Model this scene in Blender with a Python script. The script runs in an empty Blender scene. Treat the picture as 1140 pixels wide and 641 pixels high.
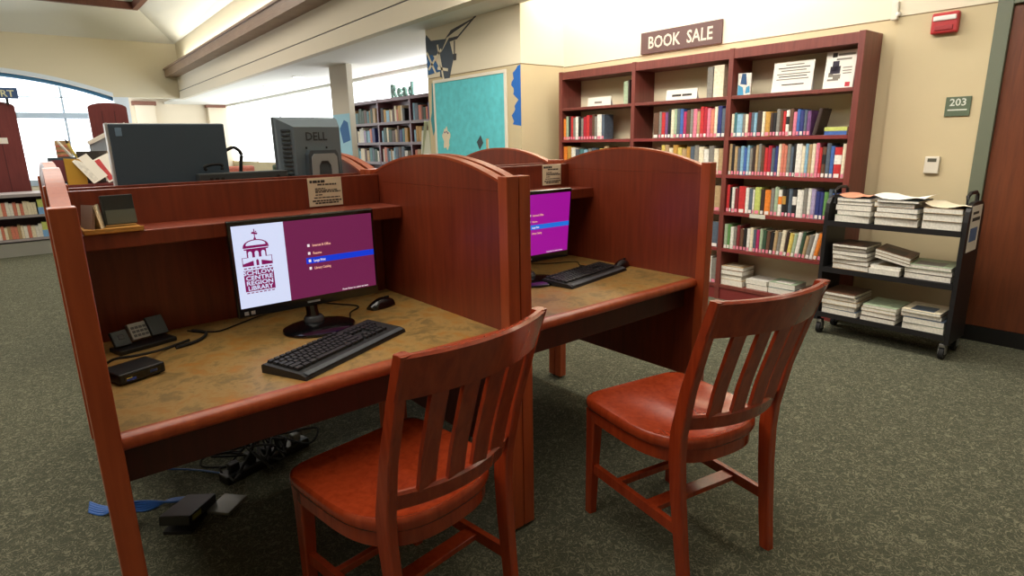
import bpy, bmesh, math, random
from mathutils import Vector, Matrix
random.seed(7)
PI = math.pi
COL = bpy.context.scene.collection
A = 0.0                        # turn of the building against the desks
CA, SA = math.cos(A), math.sin(A)
def l2w(x, y, z=0.0): return Vector((CA*x + SA*y, -SA*x + CA*y, z))

# ------------------------------------------------------------------ materials
def lin(c):
    c /= 255.0
    return c/12.92 if c <= 0.04045 else ((c+0.055)/1.055)**2.4
def rgb(r, g, b): return (lin(r), lin(g), lin(b), 1.0)
MATS = {}
def mat(name, col, rough=0.5, metal=0.0, coat=0.0, emit=None, es=0.0, noise=0.0, nscale=20.0):
    if name in MATS: return MATS[name]
    m = bpy.data.materials.new(name); m.use_nodes = True
    nt = m.node_tree; b = nt.nodes['Principled BSDF']
    b.inputs['Base Color'].default_value = col
    b.inputs['Roughness'].default_value = rough
    b.inputs['Metallic'].default_value = metal
    b.inputs['Coat Weight'].default_value = coat
    b.inputs['Coat Roughness'].default_value = 0.15
    if emit:
        b.inputs['Emission Color'].default_value = emit
        b.inputs['Emission Strength'].default_value = es
    if noise:
        tc = nt.nodes.new('ShaderNodeTexCoord'); n = nt.nodes.new('ShaderNodeTexNoise')
        n.inputs['Scale'].default_value = nscale; n.inputs['Detail'].default_value = 4
        nt.links.new(tc.outputs['Object'], n.inputs['Vector'])
        r = nt.nodes.new('ShaderNodeValToRGB')
        r.color_ramp.elements[0].color = tuple(c*(1-noise) for c in col[:3])+(1,)
        r.color_ramp.elements[1].color = tuple(min(1, c*(1+noise)) for c in col[:3])+(1,)
        r.color_ramp.elements[0].position = .3; r.color_ramp.elements[1].position = .7
        nt.links.new(n.outputs['Fac'], r.inputs['Fac']); nt.links.new(r.outputs['Color'], b.inputs['Base Color'])
    MATS[name] = m; return m
def wood(name, c0, c1, rough=0.35, coat=0.3, stretch=(22, 22, 1.6)):
    if name in MATS: return MATS[name]
    m = bpy.data.materials.new(name); m.use_nodes = True
    nt = m.node_tree; b = nt.nodes['Principled BSDF']; L = nt.links.new
    tc = nt.nodes.new('ShaderNodeTexCoord'); mp = nt.nodes.new('ShaderNodeMapping')
    mp.inputs['Scale'].default_value = stretch
    n = nt.nodes.new('ShaderNodeTexNoise'); n.inputs['Scale'].default_value = 2.2; n.inputs['Detail'].default_value = 6; n.inputs['Distortion'].default_value = .6
    n2 = nt.nodes.new('ShaderNodeTexNoise'); n2.inputs['Scale'].default_value = 1.7; n2.inputs['Detail'].default_value = 2
    r = nt.nodes.new('ShaderNodeValToRGB')
    r.color_ramp.elements[0].color = c0; r.color_ramp.elements[1].color = c1
    r.color_ramp.elements[0].position = .3; r.color_ramp.elements[1].position = .72
    mx = nt.nodes.new('ShaderNodeMath'); mx.operation = 'MULTIPLY_ADD'; mx.inputs[1].default_value = .65
    ms = nt.nodes.new('ShaderNodeMath'); ms.operation = 'MULTIPLY'; ms.inputs[1].default_value = .35
    L(tc.outputs['Object'], mp.inputs['Vector']); L(mp.outputs['Vector'], n.inputs['Vector']); L(tc.outputs['Object'], n2.inputs['Vector'])
    L(n2.outputs['Fac'], ms.inputs[0]); L(n.outputs['Fac'], mx.inputs[0]); L(ms.outputs[0], mx.inputs[2])
    L(mx.outputs[0], r.inputs['Fac']); L(r.outputs['Color'], b.inputs['Base Color'])
    b.inputs['Roughness'].default_value = rough
    b.inputs['Coat Weight'].default_value = coat; b.inputs['Coat Roughness'].default_value = .2
    MATS[name] = m; return m
W_PANEL = wood('carrel_cherry', rgb(102, 37, 19), rgb(136, 56, 29), .42, .2)
W_EDGE = wood('carrel_edge_cherry', rgb(146, 58, 25), rgb(176, 82, 40), .38, .25)
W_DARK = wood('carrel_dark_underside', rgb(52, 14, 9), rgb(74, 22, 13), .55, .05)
W_CHAIR = wood('chair_cherry', rgb(134, 43, 18), rgb(170, 66, 31), .25, .5)
W_CASE = wood('bookcase_wood', rgb(98, 44, 38), rgb(128, 62, 52), .45, .15)
W_LIP = mat('shelf_lip', rgb(122, 44, 42), .5)
W_TRIM = wood('ceiling_trim_wood', rgb(128, 100, 80), rgb(154, 126, 104), .5, .1, (2, 2, 22))
W_DOOR = wood('door_wood', rgb(92, 44, 22), rgb(120, 62, 32), .45, .15)
W_ENDP = wood('end_panel_wood', rgb(100, 36, 36), rgb(122, 50, 48), .5, .1)
W_TRAY = mat('tray_light_wood', rgb(196, 140, 62), .5, noise=.12)
BLACK = mat('black_plastic', rgb(20, 20, 22), .42)
GLOSS = mat('gloss_black', rgb(12, 12, 14), .12, coat=.6)
KEYM = mat('keycap_black', rgb(34, 35, 37), .5)
BLMET = mat('black_metal', rgb(22, 21, 23), .5)
RUBBER = mat('rubber', rgb(18, 18, 18), .8)
STEEL = mat('steel', rgb(170, 170, 170), .35, .8)
SLATE = mat('dark_slate_plastic', rgb(62, 78, 92), .5)
GREYP = mat('grey_plastic', rgb(104, 118, 128), .5)
GREYD = mat('grey_dark_plastic', rgb(64, 74, 82), .55)
SILVER = mat('silver_bezel', rgb(190, 190, 188), .4)
PAPER = mat('paper', rgb(238, 234, 224), .8)
PAPERW = mat('paper_warm', rgb(226, 214, 186), .8)
INK = mat('ink', rgb(70, 66, 62), .9)
INKL = mat('ink_soft', rgb(132, 126, 116), .9)
WALL = mat('cream_wall', rgb(200, 184, 148), .85, noise=.03, nscale=3)
WALL2 = mat('cream_wall_upper', rgb(226, 216, 192), .85)
GROOVE = mat('wall_groove', rgb(150, 130, 100), .9)
CEIL = mat('ceiling_white', rgb(226, 224, 216), .9)
FASC = mat('fascia_cream', rgb(216, 206, 186), .85)
BLUEW = mat('blue_cable', rgb(40, 96, 176), .45)
PINK = mat('price_label_pink', rgb(222, 130, 150), .7)
WLAB = mat('spine_label_white', rgb(228, 220, 214), .7)
GLASSW = mat('daylit_glass', rgb(240, 246, 250), .2, emit=(.93, .97, 1, 1), es=2.6)
MULL = mat('window_mullion', rgb(170, 184, 200), .5)
MULLB = mat('arch_edge_blue', rgb(50, 110, 150), .5)
ARCHW = mat('arch_edge_white', rgb(216, 226, 236), .6)

def carpet_mat():
    m = bpy.data.materials.new('carpet'); m.use_nodes = True
    nt = m.node_tree; b = nt.nodes['Principled BSDF']; L = nt.links.new
    tc = nt.nodes.new('ShaderNodeTexCoord')
    nd = nt.nodes.new('ShaderNodeTexNoise'); nd.inputs['Scale'].default_value = 24; nd.inputs['Detail'].default_value = 2
    va = nt.nodes.new('ShaderNodeVectorMath'); va.operation = 'MULTIPLY_ADD'; va.inputs[1].default_value = (.05, .05, .0)
    L(tc.outputs['Object'], nd.inputs['Vector']); L(nd.outputs['Color'], va.inputs[0]); L(tc.outputs['Object'], va.inputs[2])
    wv = nt.nodes.new('ShaderNodeTexNoise'); wv.inputs['Scale'].default_value = 44; wv.inputs['Detail'].default_value = 0; wv.inputs['Distortion'].default_value = 1.6
    L(va.outputs[0], wv.inputs['Vector'])
    r = nt.nodes.new('ShaderNodeValToRGB'); e = r.color_ramp.elements
    e[0].position = .425; e[0].color = (0, 0, 0, 1); e[1].position = .475; e[1].color = (1, 1, 1, 1)
    x = e.new(.52); x.color = (1, 1, 1, 1); x = e.new(.57); x.color = (0, 0, 0, 1)
    L(wv.outputs['Fac'], r.inputs['Fac'])
    mix = nt.nodes.new('ShaderNodeMix'); mix.data_type = 'RGBA'
    mix.inputs['A'].default_value = rgb(84, 86, 71); mix.inputs['B'].default_value = rgb(130, 128, 107)
    L(r.outputs['Color'], mix.inputs['Factor'])
    f = nt.nodes.new('ShaderNodeTexNoise'); f.inputs['Scale'].default_value = 260; f.inputs['Detail'].default_value = 2
    L(tc.outputs['Object'], f.inputs['Vector'])
    m2 = nt.nodes.new('ShaderNodeMix'); m2.data_type = 'RGBA'; m2.blend_type = 'MULTIPLY'; m2.inputs['Factor'].default_value = 1
    r2 = nt.nodes.new('ShaderNodeValToRGB'); r2.color_ramp.elements[0].position = .3; r2.color_ramp.elements[0].color = (.5, .5, .5, 1); r2.color_ramp.elements[1].position = .7; r2.color_ramp.elements[1].color = (1.15, 1.15, 1.15, 1)
    L(f.outputs['Fac'], r2.inputs['Fac']); L(mix.outputs['Result'], m2.inputs['A']); L(r2.outputs['Color'], m2.inputs['B'])
    L(m2.outputs['Result'], b.inputs['Base Color']); b.inputs['Roughness'].default_value = .95
    b.inputs['Specular IOR Level'].default_value = .1
    bp = nt.nodes.new('ShaderNodeBump'); bp.inputs['Strength'].default_value = .5; bp.inputs['Distance'].default_value = .006
    L(f.outputs['Fac'], bp.inputs['Height']); L(bp.outputs['Normal'], b.inputs['Normal'])
    return m
CARPET = carpet_mat()
def laminate_mat():
    m = bpy.data.materials.new('desk_laminate'); m.use_nodes = True
    nt = m.node_tree; b = nt.nodes['Principled BSDF']; L = nt.links.new
    tc = nt.nodes.new('ShaderNodeTexCoord')
    n = nt.nodes.new('ShaderNodeTexNoise'); n.inputs['Scale'].default_value = 11; n.inputs['Detail'].default_value = 12; n.inputs['Roughness'].default_value = .72; n.inputs['Distortion'].default_value = .4
    L(tc.outputs['Object'], n.inputs['Vector'])
    r = nt.nodes.new('ShaderNodeValToRGB'); e = r.color_ramp.elements
    e[0].position = .33; e[0].color = rgb(104, 90, 56); e[1].position = .68; e[1].color = rgb(174, 112, 40)
    x = e.new(.44); x.color = rgb(136, 108, 58); x = e.new(.50); x.color = rgb(160, 128, 74); x = e.new(.58); x.color = rgb(152, 110, 50)
    L(n.outputs['Fac'], r.inputs['Fac']); L(r.outputs['Color'], b.inputs['Base Color'])
    b.inputs['Roughness'].default_value = .42
    return m
LAMIN = laminate_mat()
def teal_mat():
    return mat('board_teal', rgb(98, 202, 212), .9, noise=.1, nscale=14)

# ------------------------------------------------------------------ mesh builder
class MB:
    def __init__(s): s.bm = bmesh.new(); s.M = None
    def _v(s, p): return s.bm.verts.new(s.M @ Vector(p) if s.M else p)
    def box(s, x0, x1, y0, y1, z0, z1, bev=0, mi=0, R=None):
        old = set(s.bm.faces)
        c = Vector(((x0+x1)/2, (y0+y1)/2, (z0+z1)/2))
        mtx = Matrix.Translation(c)
        if R: mtx = mtx @ R
        mtx = mtx @ Matrix.Diagonal((abs(x1-x0), abs(y1-y0), abs(z1-z0), 1))
        if s.M: mtx = s.M @ mtx
        r = bmesh.ops.create_cube(s.bm, size=1, matrix=mtx)
        if bev:
            es = set(e for v in r['verts'] for e in v.link_edges)
            bmesh.ops.bevel(s.bm, geom=list(es), offset=bev, segments=2, affect='EDGES', profile=.5)
        if mi:
            for f in s.bm.faces:
                if f not in old: f.material_index = mi
        return s
    def prism(s, pts, axis, a0, a1, mi=0):
        # pts: 2D polygon; axis 'x': (y,z), 'y': (x,z), 'z': (x,y)
        def mk(p, a):
            return {'x': (a, p[0], p[1]), 'y': (p[0], a, p[1]), 'z': (p[0], p[1], a)}[axis]
        va = [s._v(mk(p, a0)) for p in pts]; vb = [s._v(mk(p, a1)) for p in pts]
        fs = [s.bm.faces.new(va[::-1]), s.bm.faces.new(vb)]
        n = len(pts)
        for i in range(n):
            j = (i+1) % n
            fs.append(s.bm.faces.new((va[i], va[j], vb[j], vb[i])))
        for f in fs: f.material_index = mi
        return s
    def poly(s, pts, mi=0):
        f = s.bm.faces.new([s._v(p) for p in pts]); f.material_index = mi; return s
    def loft(s, rings, mi=0, close=True, caps=True):
        R = [[s._v(p) for p in r] for r in rings]
        n = len(R[0])
        for a, b in zip(R, R[1:]):
            for i in range(n if close else n-1):
                j = (i+1) % n
                f = s.bm.faces.new((a[i], a[j], b[j], b[i])); f.material_index = mi
        if caps:
            for r in (R[0][::-1], R[-1]):
                f = s.bm.faces.new(r); f.material_index = mi
        return s
    def tube(s, pts, r, seg=6, mi=0):
        pts = [Vector(p) for p in pts]; rings = []
        up = Vector((0, 0, 1))
        for i, p in enumerate(pts):
            d = (pts[min(i+1, len(pts)-1)] - pts[max(i-1, 0)]).normalized()
            a = d.cross(up)
            if a.length < 1e-3: a = d.cross(Vector((1, 0, 0)))
            a.normalize(); b = a.cross(d).normalized()
            rr = r[i] if isinstance(r, (list, tuple)) else r
            rings.append([p + a*rr*math.cos(2*PI*k/seg) + b*rr*math.sin(2*PI*k/seg) for k in range(seg)])
        return s.loft(rings, mi)
    def lathe(s, c, prof, seg=24, mi=0, sx=1, sy=1):
        rings = [[(c[0]+r*sx*math.cos(2*PI*k/seg), c[1]+r*sy*math.sin(2*PI*k/seg), c[2]+z) for k in range(seg)] for r, z in prof]
        return s.loft(rings, mi)
    def text(s, string, size, place, depth=0.0, off=0.0, mi=0, align='LEFT', shear=0.0):
        cu = bpy.data.curves.new('lettering', 'FONT'); cu.body = string; cu.size = size; cu.extrude = depth/2; cu.offset = off; cu.align_x = align; cu.shear = shear
        cu.resolution_u = 2
        ob = bpy.data.objects.new('lettering', cu); COL.objects.link(ob)
        dg = bpy.context.evaluated_depsgraph_get(); dg.update()
        me = bpy.data.meshes.new_from_object(ob.evaluated_get(dg))
        vs = [s._v(place(v.co.x, v.co.y, v.co.z) if depth else place(v.co.x, v.co.y)) for v in me.vertices]
        for p in me.polygons:
            try: f = s.bm.faces.new([vs[i] for i in p.vertices]); f.material_index = mi
            except ValueError: pass
        bpy.data.objects.remove(ob); bpy.data.curves.remove(cu); bpy.data.meshes.remove(me)
        return s
    def mesh(s, name, mats, smooth=False):
        bmesh.ops.recalc_face_normals(s.bm, faces=s.bm.faces[:]) if not getattr(s, 'flat', False) else None
        me = bpy.data.meshes.new(name); s.bm.to_mesh(me); s.bm.free()
        for m in (mats if isinstance(mats, (list, tuple)) else [mats]): me.materials.append(m)
        if smooth:
            me.polygons.foreach_set('use_smooth', [True]*len(me.polygons))
            try: me.set_sharp_from_angle(angle=math.radians(40))
            except Exception: pass
        return me
    def obj(s, name, mats, parent=None, smooth=False):
        o = bpy.data.objects.new(name, s.mesh(name, mats, smooth)); COL.objects.link(o)
        if parent: o.parent = parent
        return o

def tag(o, label=None, cat=None, group=None, kind=None):
    if label: o['label'] = label
    if cat: o['category'] = cat
    if group: o['group'] = group
    if kind: o['kind'] = kind
    return o
def thing(name, label, cat, loc=(0, 0, 0), rz=0.0, group=None):
    o = bpy.data.objects.new(name, None); COL.objects.link(o); o.empty_display_size = .05
    o.location = loc; o.rotation_euler = (0, 0, rz)
    return tag(o, label, cat, group)
def thingL(name, label, cat, loc=(0, 0, 0), rz=0.0, group=None):
    return thing(name, label, cat, l2w(*loc), rz-A, group)
def struct(name, mb, m, local=True, smooth=False):
    o = mb.obj(name, m, None, smooth)
    if local: o.rotation_euler = (0, 0, -A)
    o['kind'] = 'structure'; return o
def tree_copy(o, parent=None):
    c = o.copy(); COL.objects.link(c)
    if parent: c.parent = parent
    for ch in list(o.children): tree_copy(ch, c)
    return c
def ordinal(i):
    return ['first', 'second', 'third', 'fourth', 'fifth', 'sixth', 'seventh', 'eighth', 'ninth', 'tenth', 'eleventh', 'twelfth', 'thirteenth', 'fourteenth', 'fifteenth', 'sixteenth', 'seventeenth', 'eighteenth', 'nineteenth', 'twentieth', 'twenty-first', 'twenty-second', 'twenty-third', 'twenty-fourth', 'twenty-fifth', 'twenty-sixth', 'twenty-seventh', 'twenty-eighth', 'twenty-ninth', 'thirtieth', 'thirty-first', 'thirty-second', 'thirty-third', 'thirty-fourth', 'thirty-fifth', 'thirty-sixth'][i]
# placing lettering: on a surface seen along +y, or on a surface seen along +x
def P_y(x0, y, z0): return lambda u, v: (x0+u, y, z0+v)
def P_x(x, y0, z0): return lambda u, v: (x, y0-u, z0+v)

# ================================================================== THE SETTING (building frame)
XW = 4.68
struct('floor', MB().box(-8, 7, -6, 22, -.1, 0), CARPET)
# right wall with the door, then the recess with the bookcase
XP = 4.64
wr = MB().box(XP, 5.0, -.318, .215, 0, 2.089, mi=0).box(XP+.005, 5.0, -.318, .215, 2.089, 2.097, mi=1).box(XP, 5.0, -.318, .215, 2.097, 3.5, mi=2)
wr.box(XP, 5.0, -6, -.318, 2.15, 3.5, mi=2).box(XP, 5.0, -6, -1.45, 0, 2.15)
struct('wall_right', wr, [WALL, GROOVE, WALL2])
wb = MB().box(XW, 5.0, .215, 3.42, 0, 2.085).box(XW+.005, 5.0, .215, 3.42, 2.085, 2.094, mi=1).box(XW, 5.0, .215, 3.42, 2.094, 3.5, mi=2)
struct('wall_book_sale', wb, [WALL, GROOVE, WALL2])
cw = MB().box(4.075, 5.0, 3.42, 5.18, 0, 2.092).box(4.081, 5.0, 3.426, 5.18, 2.092, 2.102, mi=1).box(4.075, 5.0, 3.42, 5.18, 2.102, 3.5, mi=2)
struct('wall_column', cw, [WALL, GROOVE, WALL2])
FRM = mat('door_frame_green', rgb(104, 110, 92), .5)
d = struct('door_1', MB().box(XP+.015, XP+.06, -1.38, -.395, .1, 2.07, .003), W_DOOR)
fr = MB().box(XP-.015, XP+.09, -.395, -.318, 0, 2.15, .004).box(XP-.015, XP+.09, -1.45, -1.38, 0, 2.15, .004).box(XP-.015, XP+.09, -1.38, -.395, 2.07, 2.15, .004).obj('door_frame', FRM, d)
MB().box(XP+.005, XP+.07, -1.38, -.395, 0, .1).obj('kick_plate', mat('kick_black', rgb(14, 13, 13), .5), d)
struct('baseboard_right', MB().box(XP-.015, XP, -.318, .215, 0, .1, .003), mat('kick_black', rgb(14, 13, 13), .5))
struct('wall_left', MB().box(-7.2, -7, -6, 22, 0, 4.6), WALL)
struct('wall_back', MB().box(-7, 5, -6.2, -6, 0, 4.6), WALL)
def fx(y): return 3.42 + y*.031
# low ceiling over the right side
lc = MB()
lc.prism([(fx(-6)+.01, -6), (4.075, -6), (4.075, 3.45), (4.9, 3.45), (4.9, 5.17), (6.2, 5.18), (6.2, 20.6), (fx(20.6), 20.6)], 'z', 2.655, 2.72)
lc.box(-4.6, 4.25, 18.3, 20.6, 3.35, 3.42)
struct('ceiling', lc, CEIL)
struct('ceiling.001', MB().box(4.05, 5.0, -6, 3.6, 3.5, 3.6), CEIL)
# fascia, wooden cove trim and cove wall
def along(mb, o0, o1, z0, z1, mi=0, y0=-6, y1=18):
    mb.prism([(fx(y0)+o0, y0), (fx(y1)+o0, y1), (fx(y1)+o1, y1), (fx(y0)+o1, y0)], 'z', z0, z1, mi); return mb
f = MB(); along(f, 0, .12, 2.63, 2.84); along(f, .012, .12, 2.84, 2.857, 1); along(f, 0, .12, 2.857, 3.25)
struct('wall_fascia', f, [FASC, mat('groove_grey', rgb(96, 96, 98), .8)])
t = MB(); along(t, -.28, .12, 3.21, 3.25); along(t, -.28, -.24, 3.25, 3.40); along(t, -.31, -.24, 3.39, 3.43)
struct('trim_1', t, W_TRIM)
c = MB(); along(c, .08, .2, 3.25, 4.12); struct('wall_cove', c, WALL2)
# high coffered ceiling: sloped sides up to a wood-framed flat panel
hx0, hx1, hy0, hy1 = -7, 3.93, -6, 18
tx0, tx1, ty0, ty1 = -4.6, 3.02, -3.6, 16.5
zc0, zc1 = 4.09, 4.65
h = MB()
h.poly([(hx0, hy1, zc0), (hx1+.1, hy1, zc0), (tx1, ty1, zc1), (tx0, ty1, zc1)])
h.poly([(hx1+.1, hy1, zc0), (fx(-6)+.13, hy0, zc0), (tx1, ty0, zc1), (tx1, ty1, zc1)])
h.poly([(fx(-6)+.13, hy0, zc0), (hx0, hy0, zc0), (tx0, ty0, zc1), (tx1, ty0, zc1)])
h.poly([(hx0, hy0, zc0), (hx0, hy1, zc0), (tx0, ty1, zc1), (tx0, ty0, zc1)])
h.poly([(tx0, ty0, zc1+.1), (tx1, ty0, zc1+.1), (tx1, ty1, zc1+.1), (tx0, ty1, zc1+.1)])
struct('ceiling.002', h, CEIL)
t = MB()
for b in ((tx0, tx1, ty1-.12, ty1), (tx0, tx1, ty0, ty0+.12), (tx0, tx0+.12, ty0+.12, ty1-.12), (tx1-.12, tx1, ty0+.12, ty1-.12)): t.box(*b, zc1-.06, zc1+.1)
struct('trim_2', t, wood('coffer_frame_wood', rgb(96, 52, 40), rgb(122, 72, 56), .5, .1))
# far header wall with the wide arch
AC, AH, AZ, AP = -.6, 3.0, 2.66, 3.21
def arch_z(x): return AZ + (AP-AZ)*(1-((x-AC)/AH)**2)
ap = [(AC+AH*(k/24.0-1)*1.0, 0) for k in range(49)]
ap = [(x, arch_z(x)) for x, _ in ap]
w = MB()
for (x0, z0), (x1, z1) in zip(ap, ap[1:]): w.prism([(x0, z0), (x1, z1), (x1, 4.15), (x0, 4.15)], 'y', 18, 18.3)
w.box(-7, AC-AH, 18, 18.3, 0, 4.15).box(AC+AH, 4.1, 18, 18.3, AZ, 4.15)
struct('wall_far', w, FASC if False else mat('far_wall_cream', rgb(218, 208, 182), .85))
w = MB()
for (x0, z0), (x1, z1) in zip(ap, ap[1:]):
    w.prism([(x0, z0-.0), (x1, z1-.0), (x1, z1+.10), (x0, z0+.10)], 'y', 17.97, 18, 1)
    w.prism([(x0, z0-.09), (x1, z1-.09), (x1, z1), (x0, z0)], 'y', 18.12, 18.3, 0)
struct('trim_3', w, [MULLB, ARCHW])
struct('wall_pier', MB().box(AC+AH, AC+AH+.34, 18.02, 18.3, 0, AZ), ARCHW)
# wall beyond the header with two wood-capped pilasters
w = MB().box(2.9, 6.2, 20.6, 20.8, 0, 3.4).box(3.22, 3.75, 20.4, 20.6, 0, 2.60).box(5.27, 5.8, 20.4, 20.6, 0, 2.56).box(3.17, 3.8, 20.36, 20.6, 2.60, 2.72, mi=1).box(5.22, 5.8, 20.36, 20.6, 2.56, 2.65, mi=1)
struct('wall_end', w, [mat('far_wall_pale', rgb(226, 212, 188), .85), mat('cap_wood', rgb(128, 84, 66), .6)])
# big arched window behind the arch
wn = struct('window_1', MB().box(-4.6, 2.9, 19.5, 19.53, .5, 3.4), GLASSW)
g = MB().box(-4.6, 2.9, 19.40, 19.5, 2.16, 2.31).box(-4.6, 2.9, 19.44, 19.5, 2.70, 2.725).box(-4.6, 2.9, 19.4, 19.5, .4, .55)
for x in (-3.2, -1.7, -.2, 1.36): g.box(x, x+.05, 19.44, 19.5, .5, 3.4)
g.obj('mullion', MULL, wn)
struct('wall_sill', MB().box(-4.6, 2.9, 19.45, 19.7, 0, .5), FASC)
# window wall on the right, far end
w = MB().box(5.87, 6.1, 5.3, 20.6, 0, .85).box(5.87, 6.1, 5.3, 10.6, .85, 2.16).box(4.98, 6.1, 5.1, 5.3, 0, 2.655)
struct('wall_window_side', w, WALL)
struct('trim_4', MB().box(5.84, 6.1, 5.3, 20.6, 2.6, 2.655), CEIL)
wn = struct('window_2', MB().box(5.92, 5.95, 10.6, 20.6, .85, 2.6), GLASSW)
g = MB()
for y in (13.4, 15.6, 18): g.box(5.88, 5.92, y, y+.06, .85, 2.6)
g.obj('mullion', mat('mullion_white', rgb(235, 238, 240), .5), wn)
struct('window_3', MB().box(5.92, 5.95, 5.3, 10.6, 2.16, 2.6), GLASSW)
pc = struct('wall_pillar', MB().box(4.6, 4.7, 8.55, 9.25, 0, 2.655), mat('pillar_grey_cream', rgb(196, 188, 172), .85))

# small things of the building -----------------------------------------------------------
for i, (x, y) in enumerate(((4.66, 10.9), (4.83, 13.25), (4.92, 15.6), (4.9, 17.6))):
    o = thingL('recessed_ceiling_light', 'round recessed ceiling light, %s from the column along the low white ceiling' % ordinal(i), 'ceiling light', (x, y, 2.655), 0, 'recessed lights in the low ceiling')
    MB().lathe((0, 0, 0), [(.11, -.002), (.11, -.012), (.085, -.012), (.085, -.002)]).obj('rim', CEIL, o, True)
    MB().lathe((0, 0, 0), [(.083, -.003), (.083, -.008)]).obj('lens', mat('lamp_lens', (1, 1, 1, 1), .4, emit=(1, .95, .85, 1), es=6), o)

# BOOK SALE sign
o = thingL('wall_sign', 'brown sign reading BOOK SALE on the cream wall above the bookcase', 'sign', (XW-.004, 1.957, 2.194))
MB().box(-.016, 0, -.42, .42, -.094, .094, .002).obj('plate', mat('sign_brown', rgb(92, 66, 62), .55), o)
tm = MB(); tm.flat = True
tm.text('BOOK  SALE', .145, lambda u, v: (-.018, -u*.84, -.050+v), off=.0025, align='CENTER')
tag(tm.obj('lettering', mat('sign_letters', rgb(206, 194, 176), .6), o), 'cream capital letters')
# fire alarm, room sign, thermostat, corner sensor
o = thingL('fire_alarm', 'red fire alarm with white strobe high on wall near the door', 'fire alarm', (XP-.002, -.065, 2.013))
MB().box(-.045, 0, -.073, .073, -.062, .062, .01).obj('housing', mat('alarm_red', rgb(176, 36, 40), .4), o)
MB().box(-.055, -.043, -.062, .062, .012, .042, .006).obj('strobe', mat('strobe_lens', rgb(230, 226, 220), .25), o)
MB().box(-.052, -.044, -.05, .05, -.045, -.015, .004).obj('grille', mat('alarm_red_dark', rgb(150, 28, 34), .5), o)
o = thingL('room_sign', 'small green room number sign 203 on the wall', 'sign', (XP-.002, -.193, 1.502))
MB().box(-.008, 0, -.068, .068, -.06, .06, .002).obj('plate', mat('sign_green', rgb(86, 100, 78), .55), o)
tm = MB(); tm.flat = True; tm.text('203', .062, lambda u, v: (-.0095, -u, .005+v), off=.001, align='CENTER')
tm.box(-.0095, -.009, -.052, .052, -.025, -.017)
tm.obj('lettering', mat('sign_white', rgb(205, 210, 198), .6), o)
o = thingL('thermostat', 'white wall thermostat with dark display below the room sign', 'thermostat', (XP-.002, -.10, 1.135))
MB().box(-.022, 0, -.042, .042, -.055, .055, .005).obj('housing', mat('thermo_white', rgb(218, 212, 196), .5), o)
MB().box(-.024, -.021, -.025, .025, .02, .043).obj('display', mat('lcd_dark', rgb(86, 86, 74), .3), o)
o = thingL('corner_sensor', 'small white sensor mounted on the wall edge above the bookcase', 'sensor', (XP-.002, .228, 2.13))
MB().box(-.02, .03, -.012, .03, -.055, .06, .006).obj('housing', mat('thermo_white', rgb(218, 212, 196), .5), o)
MB().lathe((-.01, -.012, -.02), [(.012, -.012), (.016, 0), (.012, .012)], 10).obj('lens', PAPER, o, True)

# ================================================================== bookcase of the book sale
Xf, Y0, BW = 4.3933, 1.2735, .9623          # front plane, y of the right bay's left upright, bay width
SZ = [1.654, 1.340, 1.0426, .7425, .4397, .130]
def YY(y): return Y0 + (y-1.487)*BW/.9856
ED = [Y0+2*BW, Y0+BW, Y0, Y0-BW]
bc = thingL('book_sale_bookcase', 'tall three bay brown bookcase under the BOOK SALE sign', 'bookcase', (Xf, Y0, 0))
for i, y in enumerate(ED):
    yy = y-Y0
    lo, hi = {0: (-.042, 0), 3: (0, .042)}.get(i, (-.02, .02))
    MB().box(0, .285, yy+lo, yy+hi, 0, 2.007, .002).obj('upright', W_CASE, bc)
for k in range(3):
    a, b = ED[k+1]-Y0+.02, ED[k]-Y0-.02
    if k == 0: b = ED[0]-Y0-.042
    if k == 2: a = ED[3]-Y0+.042
    MB().box(0.004, .285, a, b, 1.93, 2.002, .002).obj('top_panel', W_CASE, bc)
    for z in SZ[:5]:
        sh = MB().box(.004, .28, a, b, z-.026, z, .002).obj('shelf', W_CASE, bc)
        if z < 1.5: MB().box(-.001, .004, a, b, z-.026, z-.001).obj('shelf_lip', W_LIP, sh)
    sh = MB().box(.004, .28, a, b, SZ[5]-.03, SZ[5], .002).obj('shelf', W_CASE, bc)
    MB().box(.012, .03, a, b, 0, SZ[5]-.03).obj('kick_board', W_LIP, bc)
    MB().box(.282, .288, a, b, .1, 1.94).obj('back_panel', mat('case_back_cream', rgb(228, 218, 188), .85), bc)

BC = {'cream': (226, 214, 186), 'white': (226, 222, 212), 'teal': (70, 118, 122), 'light blue': (130, 172, 194), 'grey': (128, 124, 116), 'green': (92, 138, 76), 'dark green': (52, 78, 58), 'dark red': (120, 34, 40), 'red': (190, 44, 46), 'crimson': (170, 28, 48), 'pink': (214, 120, 140), 'magenta': (172, 40, 92), 'brown': (96, 66, 48), 'dark brown': (58, 42, 36), 'tan': (176, 148, 108), 'gold': (186, 140, 62), 'black': (30, 28, 30), 'blue': (62, 98, 164), 'navy': (44, 52, 112), 'purple': (112, 72, 120), 'lilac': (164, 150, 184), 'orange': (224, 126, 40), 'yellow': (214, 190, 96), 'lime': (186, 196, 104), 'salmon': (206, 122, 100), 'slate': (82, 94, 108), 'pale green': (160, 178, 148)}
def bookmat(c):
    r, g, b = BC[c]; return mat('book_'+c.replace(' ', '_'), rgb(r, g, b), .55, noise=.18, nscale=45)
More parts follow.
